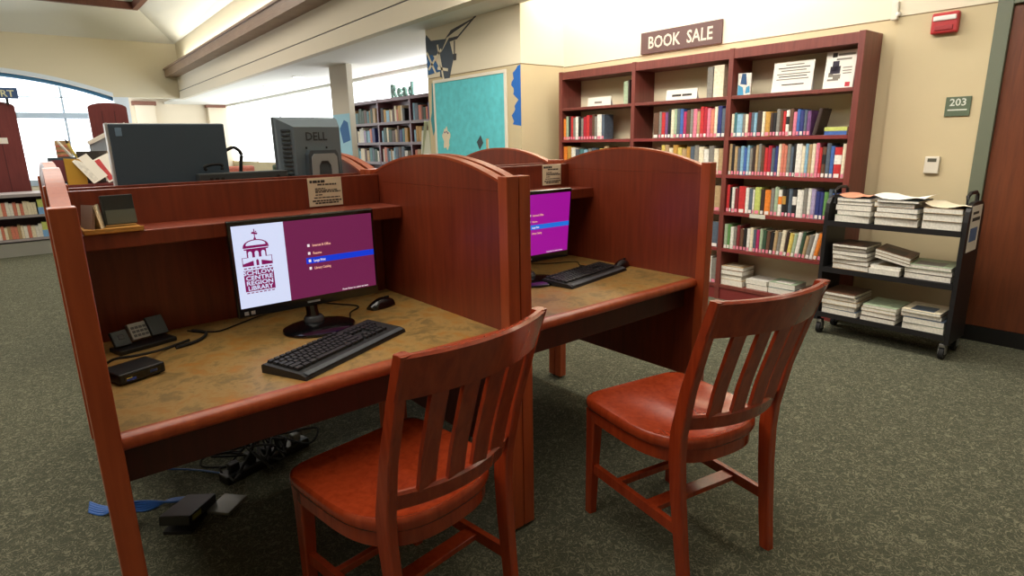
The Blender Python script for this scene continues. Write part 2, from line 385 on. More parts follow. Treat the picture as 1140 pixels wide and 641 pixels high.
def book_mesh(w, h, dep, c, band=None):
    # stands with spine towards -x, width along y, height along z; origin at the spine's foot
    m = MB()
    m.box(0, dep, -w/2, -w/2+.002, 0, h).box(0, dep, w/2-.002, w/2, 0, h)
    m.box(.002, dep-.004, -w/2+.002, w/2-.002, .003, h-.004, mi=1)
    r = min(.004, w*.2)
    m.prism([(0, -w/2), (0.003, -w/2), (0.003, w/2), (0, w/2), (-r, w/4), (-r, -w/4)], 'z', 0, h)
    if band: m.prism([(-r-.0006, -w/4), (-.0006, -w/2), (-.0006, w/2), (-r-.0006, w/4)], 'z', h*band[0], h*band[1], mi=2)
    return m
def shelf_book(xf, y, z, w, h, dep, c, label, lean=0.0, lab=None, band=None, bandc=None, group=None):
    mats = [bookmat(c), PAPERW] + ([bookmat(bandc)] if bandc else [])
    o = book_mesh(w, h, dep, c, band if bandc else None).obj('book', mats)
    o.location = l2w(xf, y, z); o.rotation_euler = (lean, 0, -A) if lean else (0, 0, -A)
    if lean:
        o.rotation_euler = (Matrix.Rotation(-A, 3, 'Z') @ Matrix.Rotation(lean, 3, 'X')).to_euler()
    tag(o, label, 'book', group)
    if lab:
        MB().box(-.0062, -.0042, -w/2*.7, w/2*.7, .004, .03).obj('spine_label', lab, o)
    return o
def row(bay, shelf, yl, yr, z, seq, hmean, bayname, shelfname, xf=Xf+.02, lean_from=None, labels=True, leanmax=.22):
    n = len(seq); tot = yl-yr
    wts = []
    for s in seq:
        k = 1.0
        if s.endswith('+'): k = 1.9
        if s.endswith('-'): k = .62
        wts.append(k*random.uniform(.85, 1.15))
    sc = tot/sum(wts); y = yl; prev = 0
    for i, s in enumerate(seq):
        cs = s.rstrip('+-'); bc2 = None
        if '/' in cs: cs, bc2 = cs.split('/')
        w = wts[i]*sc; hh = hmean*random.uniform(.9, 1.06); dd = random.uniform(.12, .16)
        ln = 0
        if lean_from is not None and i >= lean_from:
            ln = leanmax*(i-lean_from+1)/(n-lean_from)
        word = {'a': ''}.get('a')
        cov = cs + (' and ' + bc2 if bc2 else '')
        lb = '%s book, %s from the left on the %s shelf of the %s bay' % (cov, ordinal(i), shelfname, bayname)
        if len(lb.split()) > 16: lb = lb.replace('from the left on the', 'from left on')
        yc = y-w/2
        zz = z+.0005
        if ln: zz = z + math.sin(ln)*(w*.46) + .0005
        shelf_book(xf, yc, zz, w*.94, hh, dd, cs, lb, lean=ln, lab=(random.choice((PINK, PINK, WLAB)) if labels else None), band=(.45, .75), bandc=bc2, group='books on the book sale shelves')
        y -= w
yL, yR = Y0-.025, Y0-BW+.047
RA = 'cream teal light_blue grey cream dark_red slate light_blue dark_brown cream black gold+ grey black dark_brown red white/black+ brown pink blue navy blue slate brown'.replace('_', ' ')
def seqs(t): return [q.replace('_', ' ') for q in t.split()]
row(0, 0, yL, YY(.82), SZ[1], seqs('cream teal light_blue+ grey cream dark_red slate light_blue dark_brown+ cream gold+ dark_brown black grey brown red white/black brown pink blue navy slate purple'), .185, 'right', 'second')
shelf_book(Xf+.02, YY(.79), SZ[1]+.004, .026, .185, .14, 'dark brown', 'dark brown book leaning at the right end of the right bay second shelf', lean=.2)
for i, (c, z) in enumerate((('blue', 0), ('lime', .028))):
    o = MB().box(0, .14, -.075, .075, 0, .026).box(.003, .137, -.0755, -.07, .003, .023, mi=1).obj('book', [bookmat(c), PAPERW])
    o.location = l2w(Xf+.03, YY(.645), SZ[1]+.0005+z); o.rotation_euler = (0, 0, -A+(.04 if i else 0))
    tag(o, ['blue book lying flat at the right end of the right bay second shelf', 'lime green book lying on the blue one on the right bay second shelf'][i], 'book')
row(0, 1, yL, yR, SZ[2], seqs('tan black tan slate light_blue blue light_blue grey dark_brown tan grey brown red crimson slate navy cream salmon salmon grey slate black- white+ cream light_blue tan cream pink red brown/black slate blue red/white+ cream'), .232, 'right', 'third')
row(0, 2, yL, yR, SZ[3], seqs('red black- white dark_red red+ white slate white- lime+ dark_brown orange+ grey pale_green white/orange black/gold black- slate black/white white+ grey white lilac navy navy green slate blue navy'), .21, 'right', 'fourth')
row(0, 3, yL, yR+.035, SZ[4], seqs('pale_green green white grey dark_red brown black white cream slate magenta pale_green dark_green brown black tan grey cream dark_brown yellow pale_green white dark_green tan grey white orange brown black black'), .19, 'right', 'fifth', lean_from=11)
yl, yr = Y0+BW-.025, Y0+.025
row(1, 0, yl-.2, yr, SZ[1], seqs('brown+ grey red purple black cream pale_green slate blue magenta brown grey pink tan red crimson pink salmon cream navy slate'), .235, 'middle', 'second')
row(1, 1, yl-.25, yr, SZ[2], seqs('brown yellow tan cream gold yellow tan gold slate grey cream white grey cream tan'), .225, 'middle', 'third')
row(1, 2, yr+.3, yr, SZ[3], seqs('grey slate brown slate tan'), .2, 'middle', 'fourth')
row(1, 3, yr+.3, yr, SZ[4], seqs('tan grey cream slate'), .2, 'middle', 'fifth')
row(1, 4, yr+.22, yr, SZ[5], seqs('lime black white grey'), .22, 'middle', 'lowest')
yl, yr = Y0+2*BW-.05, Y0+BW+.025
row(2, 0, yl, yr+.33, SZ[1], seqs('orange pale_green black red grey white black grey crimson red dark_red brown grey white+ slate'), .225, 'left', 'second')
row(2, 1, yl, yr+.28, SZ[2], seqs('orange gold white slate teal light_blue grey slate grey yellow tan'), .22, 'left', 'third')
# top shelf: cards, poster, single books
def card(name, label, cat, y, z, w, h, lines, x=Xf+.075, tilt=.12):
    o = thingL(name, label, cat, (x, YY(y), z+.001))
    m = MB().prism([(0, 0), (.003, 0), (.003+h*tilt, h), (h*tilt, h)], 'y', -w/2, w/2).obj('sheet', PAPER, o)
    MB().prism([(.002+h*tilt, h), (.004+h*tilt, h), (.055, 0), (.053, 0)], 'y', -w/2+.01, w/2-.01).obj('stand', mat('acrylic', rgb(225, 228, 226), .2), o)
    b = MB()
    for (u0, u1, v, th, mi) in lines:
        zz0, zz1 = v*h-th/2, v*h+th/2
        b.poly([(zz0*tilt-.0012, -u0*w+w/2, zz0), (zz0*tilt-.0012, -u1*w+w/2, zz0), (zz1*tilt-.0012, -u1*w+w/2, zz1), (zz1*tilt-.0012, -u0*w+w/2, zz1)], mi)
    b.obj('print', [INK, INKL, mat('print_red', rgb(190, 60, 70), .8), mat('print_navy', rgb(52, 46, 60), .8)], o)
    return o
card('shelf_card', 'small white tent card on the left bay top shelf', 'card', 2.965, SZ[0], .30, .085, [(.3, .62, .42, .018, 1)])
card('shelf_card', 'small white tent card on the middle bay top shelf', 'card', 2.0, SZ[0], .31, .09, [(.2, .5, .45, .018, 0), (.53, .84, .45, .018, 0)])
card('notice', 'white printed notice sheet standing on the right bay top shelf', 'notice', 1.022, SZ[0], .30, .215, [(.3, .75, .9, .007, 1), (.12, .9, .8, .007, 0), (.2, .82, .71, .007, 1), (.1, .92, .6, .007, 1), (.15, .85, .52, .007, 0), (.1, .9, .43, .007, 1), (.25, .8, .25, .008, 0)])
card('poster', 'white leaning schedule poster with dark drawing at right end of top shelf', 'poster', .685, SZ[0], .20, .25, [(.2, .36, .9, .03, 0), (.4, .95, .9, .014, 1), (.35, .85, .78, .012, 1), (.24, .46, .6, .07, 3), (.18, .52, .5, .05, 3), (.14, .3, .38, .03, 1), (.3, .55, .32, .03, 1), (.12, .5, .24, .012, 1), (.6, .9, .55, .006, 1), (.6, .9, .47, .006, 1), (.62, .9, .4, .006, 1), (.74, .9, .1, .03, 2)])
def upright_book(y, z, w, h, dep, c, label, x=Xf+.05, cover=None):
    o = shelf_book(x, YY(y), z+.0005, w, h, dep, c, label)
    return o
bb = thingL('picture_book', 'small blue and white book standing at left end of right bay top shelf', 'book', (Xf+.06, YY(1.395), SZ[0]+.001), .25)
MB().box(0, .018, -.05, .05, 0, .165, .001).obj('cover', bookmat('white'), bb)
q = MB(); q.poly([(-.0008, .048, .0), (-.0008, -.0, .0), (-.0008, .01, .06), (-.0008, .047, .08)]).poly([(-.0008, .03, .085), (-.0008, -.02, .075), (-.0008, -.01, .16), (-.0008, .02, .162)], 1).poly([(-.0008, -.01, .01), (-.0008, -.045, .02), (-.0008, -.04, .07), (-.0008, -.015, .06)])
q.obj('print', [mat('print_blue', rgb(70, 150, 190), .6), mat('print_deep_blue', rgb(44, 84, 130), .6)], bb)
upright_book(1.70, SZ[0], .05, .24, .17, 'grey', 'grey standing book at the right end of middle bay top shelf')
upright_book(1.62, SZ[0], .09, .245, .17, 'cream', 'wide cream standing book beside the grey one on middle bay top shelf')
upright_book(2.60, SZ[0], .05, .20, .17, 'pale green', 'pale green standing book at the right end of left bay top shelf')
upright_book(2.565, SZ[0], .02, .21, .17, 'dark brown', 'thin dark brown book at the far right of left bay top shelf')
tagc = MB().box(-.001, 0, -.065, .065, -.026, .006).obj('shelf_tag', mat('shelf_tag_white', rgb(200, 200, 184), .7)); tagc.location = l2w(Xf-.0025, YY(1.165), SZ[3]-.005); tagc.rotation_euler = (0, 0, -A)
tag(tagc, 'white paper tag hanging from the fourth shelf of the right bay', 'tag')
# flat stacks: magazines and books lying down -------------------------------------------
MAGC = ['grey', 'slate', 'cream', 'brown', 'tan', 'dark brown', 'white', 'pale green', 'gold']
def flat_mesh(dx, dy, t, sag=0.0):
    m = MB()
    m.box(0, dx, -dy/2, dy/2, t-.0015, t, mi=0).box(0, dx, -dy/2, dy/2, 0, .0015, mi=0)
    m.box(.001, dx-.001, -dy/2+.001, dy/2-.001, .0015, t-.0015, mi=1)
    m.box(.02, dx*.6, -dy*.3, dy*.3, t, t+.0004, mi=2)
    return m
PAGE = mat('magazine_pages', rgb(222, 218, 206), .85, noise=.12, nscale=90)
def stack(x, y, z, dx, dy, ths, where, name='magazine', cat='magazine', jit=.02, group=None, rz=0.0, tilt=None):
    n = len(ths); zz = z+.0006
    for i, t_ in enumerate(ths):
        c = random.choice(MAGC)
        o = flat_mesh(dx*random.uniform(.93, 1), dy*random.uniform(.94, 1.02), t_).obj(name, [bookmat(c), PAGE, bookmat(random.choice(MAGC))])
        o.location = l2w(x+random.uniform(0, jit), y+random.uniform(-jit, jit)*.6, zz)
        o.rotation_euler = (0, 0, -A+rz+random.uniform(-.04, .04))
        pos = 'alone' if n == 1 else ('topmost of' if i == n-1 else 'lowest of' if i == 0 else ordinal(i)+' up in')
        tag(o, ('%s %s lying %s %s' % (c, name, pos, where)) if n > 1 else ('%s %s lying on %s' % (c, name, where)), cat, group)
        zz += t_+.0012
    return zz
g = 'flat books on the bottom shelf'
stack(Xf+.01, YY(1.37), SZ[5], .2, .20, (.05, .038, .038, .03), 'the leftmost pile on the bottom shelf', 'book', 'book', .015, g)
stack(Xf+.03, YY(1.15), SZ[5], .2, .19, (.04, .035), 'the second pile on the bottom shelf', 'book', 'book', .015, g)
stack(Xf+.02, YY(.925), SZ[5], .2, .21, (.045, .04), 'the third pile on the bottom shelf', 'book', 'book', .015, g)
stack(Xf+.03, YY(.70), SZ[5], .2, .19, (.04, .025), 'the fourth pile on the bottom shelf', 'book', 'book', .015, g)

# ================================================================== magazine cart
CX, CY, HY = 4.07, -.079, .384
ct = thingL('book_cart', 'black metal rolling cart loaded with magazines beside the door', 'cart', (CX, CY, 0))
for sg, nm in ((1, 'l'), (-1, 'r')):
    pts = [(0.0, .10), (.305, .10), (.305, .84), (.295, .90), (.27, .935), (.23, .95), (.09, .95), (.04, .935), (.01, .90), (0, .84)]
    y0 = sg*HY
    MB().prism(pts, 'y', y0-.012, y0+.012).obj('end_panel', BLMET, ct)
    MB().tube([(.06, y0-.02*sg, .90), (.06, y0-.02*sg, .985), (.10, y0-.02*sg, 1.0), (.21, y0-.02*sg, 1.0), (.245, y0-.02*sg, .985), (.245, y0-.02*sg, .90)], .011).obj('handle', BLMET, ct, True)
for z in (.784, .470, .155):
    s_ = MB().box(.0, .30, -HY+.012, HY-.012, z-.014, z-.002).box(-.004, .004, -HY+.012, HY-.012, z-.03, z+.004).obj('shelf', BLMET, ct)
for sx in (.035, .27):
    for sy in (-HY+.02, HY-.02):
        cs = MB().box(sx-.022, sx+.022, sy-.016, sy+.016, .078, .1, .003).box(sx-.02, sx+.02, sy-.019, sy-.015, .035, .08).box(sx-.02, sx+.02, sy+.015, sy+.019, .035, .08).obj('caster', STEEL, ct)
        MB().loft([[(sx+.038*math.cos(2*PI*k/16), sy+yy, .039+.038*math.sin(2*PI*k/16)) for k in range(16)] for yy in (-.013, .013)]).obj('wheel', RUBBER, cs, True)
fl = thingL('flyer', 'white paper flyer taped to the outer end of the black cart', 'flyer', (CX, CY-HY-.0135, 0))
MB().box(.04, .24, -.001, 0, .66, .93).obj('sheet', PAPER, fl)
MB().box(.06, .20, -.0018, -.001, .72, .80).box(.07, .22, -.0018, -.001, .84, .86, mi=1).box(.07, .18, -.0018, -.001, .88, .895, mi=1).obj('print', [mat('flyer_blue', rgb(90, 120, 170), .7), INK], fl)
gm = 'magazine piles on the black cart'
sz1, sz2, sz3 = .7825, .4685, .1535
stack(CX+0.020, CY+0.237, sz1, .26, .21, (.045, .03, .035, .02, .022), 'the left pile on the cart top shelf', group=gm)
stack(CX+0.020, CY+-0.010, sz1, .27, .235, (.05, .03, .03, .03, .015), 'the middle pile on the cart top shelf', group=gm)
stack(CX+0.020, CY+-0.255, sz1, .25, .2, (.05, .045, .03), 'the right pile on the cart top shelf', group=gm)
stack(CX+0.015, CY+0.223, sz2, .26, .22, (.035, .03, .028, .025, .025, .018), 'the left pile on the cart middle shelf', group=gm)
stack(CX+0.015, CY+0.005, sz2, .26, .18, (.035, .02), 'the second pile on the cart middle shelf', group=gm)
stack(CX+0.030, CY+-0.223, sz2, .26, .26, (.035, .03, .022), 'the right pile on the cart middle shelf', group=gm)
# a tilted sheaf between the middle-shelf piles
for i in range(3):
    o = flat_mesh(.25, .2, .018).obj('magazine', [bookmat(['dark brown', 'tan', 'brown'][i]), PAGE, bookmat('dark brown')])
    o.location = l2w(CX+.025, CY-.03, sz2+.087+i*.0195); o.rotation_euler = (Matrix.Rotation(-A+.1, 3, 'Z') @ Matrix.Rotation(.22, 3, 'X')).to_euler()
    tag(o, ['lowest tilted magazine over the second pile, cart middle shelf', 'middle tilted magazine over the second pile, cart middle shelf', 'topmost tilted magazine over the second pile, cart middle shelf'][i], 'magazine', gm)
stack(CX+0.010, CY+0.247, sz3, .27, .22, (.035, .03, .03, .03, .02), 'the left pile on the cart bottom shelf', group=gm)
stack(CX+0.015, CY+0.005, sz3, .27, .21, (.03, .03, .022, .02), 'the middle pile on the cart bottom shelf', group=gm)
stack(CX+0.010, CY+-0.24, sz3, .26, .22, (.04, .035, .028, .018), 'the right pile on the cart bottom shelf', group=gm)
# loose curled paper on top piles
def curl(name, label, x, y, z, dx, dy, mt, amp):
    m = MB(); n = 10
    top = [(x_, ) for x_ in range(n)]
    rr = []
    for i in range(n+1):
        u = i/n; row_ = []
        for j in range(7):
            v = j/6; row_.append((u*dx, (v-.5)*dy, amp*(.5+.5*math.sin(v*7+u*2))*abs(v-.5)*2+.001))
        rr.append(row_)
    m.loft(rr, close=False, caps=False)
    o = m.obj(name, mt, None, True); o.location = l2w(x, y, z); o.rotation_euler = (0, 0, -A)
    return tag(o, label, 'newspaper')
curl('newspaper', 'curled white newspaper sheet on the middle pile of the cart top shelf', CX+0.020, CY+-0.024, sz1+.163, .26, .28, PAPER, .028)
curl('newspaper', 'curled pale newspaper sheet on the right pile of the cart top shelf', CX+0.020, CY+-0.280, sz1+.131, .25, .23, PAPERW, .03)
curl('newspaper', 'salmon pink newspaper sheet on the left pile of the cart top shelf', CX+0.030, CY+0.237, sz1+.159, .24, .18, mat('salmon_paper', rgb(222, 150, 120), .8), .022)

# ================================================================== bulletin board column, mural, easel, far bookcase
o = thingL('bulletin_board', 'teal bulletin board in a white frame on the cream column', 'bulletin board', (4.073, 4.34, 1.555))
MB().box(-.012, 0, -.665, .665, -.58, .475).obj('panel', teal_mat(), o)
fm = MB()
for b in ((-.70, -.665, -.615, .51), (.665, .70, -.615, .51), (-.665, .665, .475, .51), (-.665, .665, -.615, -.58)): fm.box(-.02, 0, b[0], b[1], b[2], b[3], .003)
fm.obj('frame', mat('board_frame', rgb(226, 220, 204), .6), o)
def decal(name, label, cat, polys, mats):
    m = MB(); 
    for pts, mi in polys:
        m.prism(pts, 'x', -.0015 - .0006*mi, 0, mi)
    o = m.obj(name, mats); o.rotation_euler = (0, 0, -A); return tag(o, label, cat)
def decal_at(name, label, cat, x, polys, mats):
    o = decal(name, label, cat, polys, mats); o.location = l2w(x, 0, 0); return o
cx, cz = 4.80, 1.385
blob = [(cx+.075*(1+.25*math.sin(5*t_))*math.cos(t_), cz+.125*(1+.15*math.cos(7*t_))*math.sin(t_)) for t_ in [2*PI*k/40 for k in range(40)]]
dots = [([(cx+a+.014*math.cos(2*PI*k/8), cz+b+.012*math.sin(2*PI*k/8)) for k in range(8)], 1) for a, b in ((.03, .07), (-.01, .075), (-.04, .06))]
decal_at('paper_cutout', 'white scalloped paper cutout pinned at left edge of teal board', 'cutout', 4.059, [(blob, 0)]+dots, [PAPERW, mat('cut_purple', rgb(110, 90, 130), .8)])
decal_at('photo_card', 'tilted white photo card with dark edge pinned on teal board', 'card', 4.059, [([(4.185, 1.335), (4.11, 1.41), (4.065, 1.325), (4.135, 1.25)], 1), ([(4.18, 1.34), (4.11, 1.395), (4.075, 1.325), (4.14, 1.265)], 0)], [mat('photo_white', rgb(222, 214, 200), .6), mat('photo_dark', rgb(40, 60, 64), .6)])
decal_at('paper_tag', 'narrow tan paper tag pinned at right edge of teal board', 'tag', 4.059, [([(4.01, 1.21), (3.96, 1.21), (3.96, 1.37), (4.01, 1.37)], 0), ([(3.982, 1.22), (3.96, 1.22), (3.96, 1.36), (3.982, 1.36)], 1)], [mat('tag_tan', rgb(196, 160, 110), .8), mat('tag_pale', rgb(206, 214, 196), .8)])
MG, MBL, MTE = mat('mural_grey', rgb(70, 80, 92), .8), mat('mural_blue', rgb(44, 96, 150), .8), mat('mural_teal', rgb(52, 140, 150), .8)
def zz(u, v):   # mural points measured on the column face
    return (5.18-u, v)
mur = [([zz(0, 2.56), zz(.02, 2.60), zz(.12, 2.52), zz(.45, 2.50), zz(.30, 2.34), zz(0, 2.36)], 0),
       ([zz(0, 2.36), zz(.14, 2.36), zz(.30, 2.16), zz(.02, 2.14)], 2),
       ([zz(.30, 2.34), zz(.50, 2.50), zz(.58, 2.28), zz(.46, 2.02), zz(.28, 2.10)], 0),
       ([zz(.42, 2.50), zz(.55, 2.58), zz(1.04, 2.70-.05), zz(1.02, 2.64), zz(.60, 2.55)], 1),
       ([zz(.50, 2.46), zz(.66, 2.47), zz(1.04, 2.655), zz(1.0, 2.655), zz(.68, 2.50), zz(.5, 2.5)], 1),
       ([zz(.60, 2.46), zz(.62, 2.46), zz(.61, 2.32), zz(.59, 2.32)], 1),
       ([zz(.57, 2.32), zz(.64, 2.32), zz(.63, 2.25), zz(.58, 2.25)], 1)]
decal_at('wall_mural', 'grey and blue angular painted mural high on the cream column', 'mural', 4.074, mur, [MG, mat('mural_dark', rgb(66, 64, 66), .8), MBL])
cr = MB(); cr.flat = True
for a, b in (((.02, 2.40), (.20, 2.14)), ((.04, 2.20), (.34, 2.40)), ((.26, 2.46), (.36, 2.06)), ((.24, 2.20), (.46, 2.16))):
    (u0, v0), (u1, v1) = a, b
    L_ = math.hypot(u1-u0, v1-v0); nx, nz = -(v1-v0)/L_*.016, (u1-u0)/L_*.016
    cr.poly([(-.0042, 5.18-u0-nx, v0+nz), (-.0042, 5.18-u1-nx, v1+nz), (-.0042, 5.18-u1+nx, v1-nz), (-.0042, 5.18-u0+nx, v0-nz)])
co = cr.obj('mural_line', WALL2); co.parent = bpy.data.objects['wall_mural']
tl = [zz(.09, 2.04), zz(.15, 2.04), zz(.12, 1.75), zz(.17, 1.55), zz(.12, 1.50), zz(.07, 1.42), zz(.03, 1.62), zz(.06, 1.70)]
decal_at('wall_mural', 'teal brush shaped mural stroke left of the bulletin board', 'mural', 4.074, [(tl, 0)], [MTE])
bl = [(3.425, 2.09)] + [(3.445+.085*abs(math.sin((2.09-v)*9))+.03+.02*math.sin(v*60), v) for v in [2.08-.03*k for k in range(20)]] + [(3.425, 1.49)]
decal_at('wall_mural', 'bright blue wavy mural patch at the right edge of the column', 'mural', 4.074, [(bl, 0)], [mat('mural_bright_blue', rgb(30, 100, 184), .8)])
# mural at the foot of the far pillar
pm = MB(); pm.prism([(8.56, 1.0), (9.24, 1.0), (9.24, 1.85), (8.56, 1.85)], 'x', -.002, 0).prism([(8.6, 1.4), (8.9, 1.35), (9.0, 1.6), (8.8, 1.75), (8.65, 1.7)], 'x', -.003, -.002, 1)
po = pm.obj('wall_mural', [mat('mural_sky', rgb(150, 196, 214), .8), MBL]); po.location = l2w(4.599, 0, 0); po.rotation_euler = (0, 0, -A)
tag(po, 'pale blue painted mural on the lower part of the far pillar', 'mural')
# easel
e = thingL('easel', 'pale green folding easel standing before the far bookcase', 'easel', (4.35, 5.75, 0))
EM = mat('easel_green', rgb(176, 184, 158), .6)
for p in (((-.0, .30, 0), (.05, .05, 1.62)), ((0, -.30, 0), (.05, -.05, 1.62)), ((.55, 0, 0), (.07, 0, 1.6))):
    MB().tube(p, .03, 4).obj('leg', EM, e)
MB().box(-.02, .05, -.22, .22, .95, 1.0).obj('ledge', EM, e)
MB().prism([(.0, 1.0), (.012, 1.0), (.06, 1.5), (.048, 1.5)], 'y', -.16, .16).obj('board', mat('easel_board', rgb(200, 202, 184), .7), e)
# far bookcase with the Read letters
def far_case():
    x = 5.5
    b = thingL('picture_book_bookcase', 'far brown bookcase full of picture books under the bright high window', 'bookcase', (x, 0, 0))
    cols = [10.49, 9.27, 8.08, 6.87]
    tops = [1.70, 1.335, .97, .58, .18]
    for y in cols: MB().box(0, .3, y-.025, y+.025, 0, 2.14).obj('upright', W_FAR, b)
    for y1, y0 in zip(cols, cols[1:]):
        MB().box(.004, .3, y0+.025, y1-.025, 2.08, 2.135).obj('top_panel', W_FAR, b)
        MB().box(.28, .3, y0+.025, y1-.025, .1, 2.08).obj('back_panel', W_FAR, b)
        for z in tops: MB().box(.004, .28, y0+.025, y1-.025, z-.03, z).box(.0, .004, y0+.025, y1-.025, z-.03, z+.02, mi=1).obj('shelf', [W_FAR, mat('far_lip', rgb(150, 140, 148), .6)], b)
    pal = ['white', 'light blue', 'slate', 'cream', 'grey', 'tan', 'brown', 'teal', 'dark green', 'salmon', 'navy', 'lilac', 'white', 'cream', 'black', 'gold']
    for ci, (y1, y0) in enumerate(zip(cols, cols[1:])):
        for ri, z in enumerate(tops[:3]):
            y = y1-.06; k = 0
            lim = y0+.05+(.12 if (ci+ri) % 2 else .02)
            while y > lim and k < 13:
                w_ = random.uniform(.05, .13)
                if y-w_ < lim: break
                c = random.choice(pal)
                o_ = book_mesh(w_*.93, random.uniform(.22, .31), .2, c).obj('book', [bookmat(c), PAPERW])
                o_.location = l2w(x+.03, y-w_/2, z+.021 if False else z+.0005); o_.rotation_euler = (0, 0, -A)
                tag(o_, '%s picture book, %s from left, %s column, %s shelf of far bookcase' % (c, ordinal(k), ('left', 'middle', 'right')[ci], ('top', 'second', 'third')[ri]), 'book', 'picture books in the far bookcase')
                y -= w_; k += 1
W_FAR = wood('far_bookcase_wood', rgb(88, 52, 62), rgb(114, 70, 80), .5, .1)
far_case()
for i, (ch, y, col_) in enumerate((('R', 8.80, (66, 98, 84)), ('e', 8.57, (90, 124, 112)), ('a', 8.37, (76, 112, 98)), ('d', 8.18, (60, 104, 92)))):
    m = MB(); m.text(ch, .32, lambda u, v, w: (-.02-w, -u, v), depth=.04, off=.006)
    m.box(-.04, 0, -.2, -.03, -.004, .0)
    o = m.obj('letter_block', mat('letter_'+ch, rgb(*col_), .6)); o.location = l2w(5.58, y, 2.146); o.rotation_euler = (0, 0, -A)
    tag(o, 'green standing letter %s of the word Read on the far bookcase' % ch, 'letter', 'letters of the word on the far bookcase')

# ================================================================== CARRELS
T, H, G = .0459, 1.2437, .004
PD, RY = .0454, .90          # post depth, front of the rear post
def make_carrel(label, WI, toe=0.0):
    c = thing('study_carrel', label, 'study carrel', (0, 0, 0), 0, 'double row of study carrels')
    for sg in (0, 1):
        x0 = -T if sg == 0 else WI
        x1 = x0+T
        xa, xb = x0+.007, x1-.007
        ys = [PD + (RY-PD)*k/24 for k in range(25)]
        sp = MB().box(xa, xb, PD, RY, .275, 1.1968).obj('side_panel', W_PANEL, c)
        def az(y): return 1.231 + .0775*(1-((y-(PD+RY)/2)/((RY-PD)/2))**2)
        pts = [(ys[0], 1.1975)] + [(y, az(y)-.009) for y in ys] + [(ys[-1], 1.1975)]
        MB().prism(pts, 'x', xa, xb).obj('arch_cap', W_PANEL, sp)
        edge = MB()
        lo = [[(xa-.001, y, az(y)-.009), (xb+.001, y, az(y)-.009), (xb+.001, y, az(y)), (xa-.001, y, az(y))] for y in ys]
        edge.loft(lo).obj('arch_edging', W_EDGE, sp)
        fp = MB().box(x0, x1, 0, PD, .012, H, .0025).obj('front_post', W_EDGE, c)
        MB().lathe((x0+T/2, PD/2, 0), [(.012, 0), (.012, .012)], 12).obj('glide', RUBBER, fp)
        rp = MB().box(x0, x1, RY, RY+PD, .012, H, .0025).obj('rear_post', W_EDGE, c)
        if sg == 0 and toe:
            for q_ in (sp, rp): q_.rotation_euler = (0, 0, -toe)
        MB().lathe((x0+T/2, RY+PD/2, 0), [(.012, 0), (.012, .012)], 12).obj('glide', RUBBER, rp)
    MB().box(-.006, WI+.006, .8457, .868, .36, 1.2268, .002).obj('back_panel', W_PANEL, c)
    dt = MB().box(-.006, WI+.006, .0655, .845, .712, .74).obj('desktop', [LAMIN], c)
    pr = [(.0655, .7402), (.054, .7402), (.043, .7370), (.036, .730), (.034, .721), (.036, .712), (.043, .704), (.0655, .700)]
    MB().prism(pr, 'x', .0003, WI-.0003).obj('edge_nosing', W_EDGE, dt, True)
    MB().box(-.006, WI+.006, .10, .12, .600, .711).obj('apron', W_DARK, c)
    MB().box(-.006, WI+.006, .665, .845, 1.063, 1.110, .003).obj('shelf', W_PANEL, c)
    return c
WA, WB = 1.0731, 1.0056
X2 = WA+2*T+G
YM = 2*(RY+PD)+.004
make_carrel('cherry wood study carrel nearest the camera, its monitor showing the tower logo', WA, math.radians(1.9))
c1 = make_carrel('cherry wood study carrel second in the front row, before the turned chair', WB); c1.location = (X2, 0, 0)
c2 = make_carrel('rear cherry carrel back to back with the nearest one, holding two backward-facing monitors', WA-.05); c2.location = (WA, YM, 0); c2.rotation_euler = (0, 0, PI)
c3 = make_carrel('rear cherry carrel behind the second front carrel, only its arched side top showing', WB); c3.location = (X2+WB, YM, 0); c3.rotation_euler = (0, 0, PI)

# instruction sheets on the back panels
def sheet(x0, x1, z0, z1, label):
    o = thing('instruction_sheet', label, 'notice', ((x0+x1)/2, .8452, z0))
    w, h = x1-x0, z1-z0
    MB().box(-w/2, w/2, -.0012, 0, 0, h).obj('paper', PAPERW, o)
    b = MB()
    for u0, u1, v, t_ in ((.06, .5, .87, .010), (.28, .84, .76, .006), (.2, .5, .62, .004), (.2, .85, .56, .004), (.2, .95, .50, .005), (.2, .4, .40, .004), (.15, .92, .30, .004), (.1, .96, .19, .006), (.18, .88, .11, .006)):
        u = u0
        while u < u1:
            u2 = min(u1, u+random.uniform(.05, .13)); b.box(-w/2+u*w, -w/2+u2*w, -.0018, -.0012, v*h-t_/2, v*h+t_/2); u = u2+.018
    b.obj('print', INK, o)
sheet(.781, .917, 1.117, 1.2255, 'cream instruction sheet taped above the nearest monitor')
sheet(1.996, 2.126, 1.123, 1.2258, 'cream instruction sheet taped above the second carrel monitor')

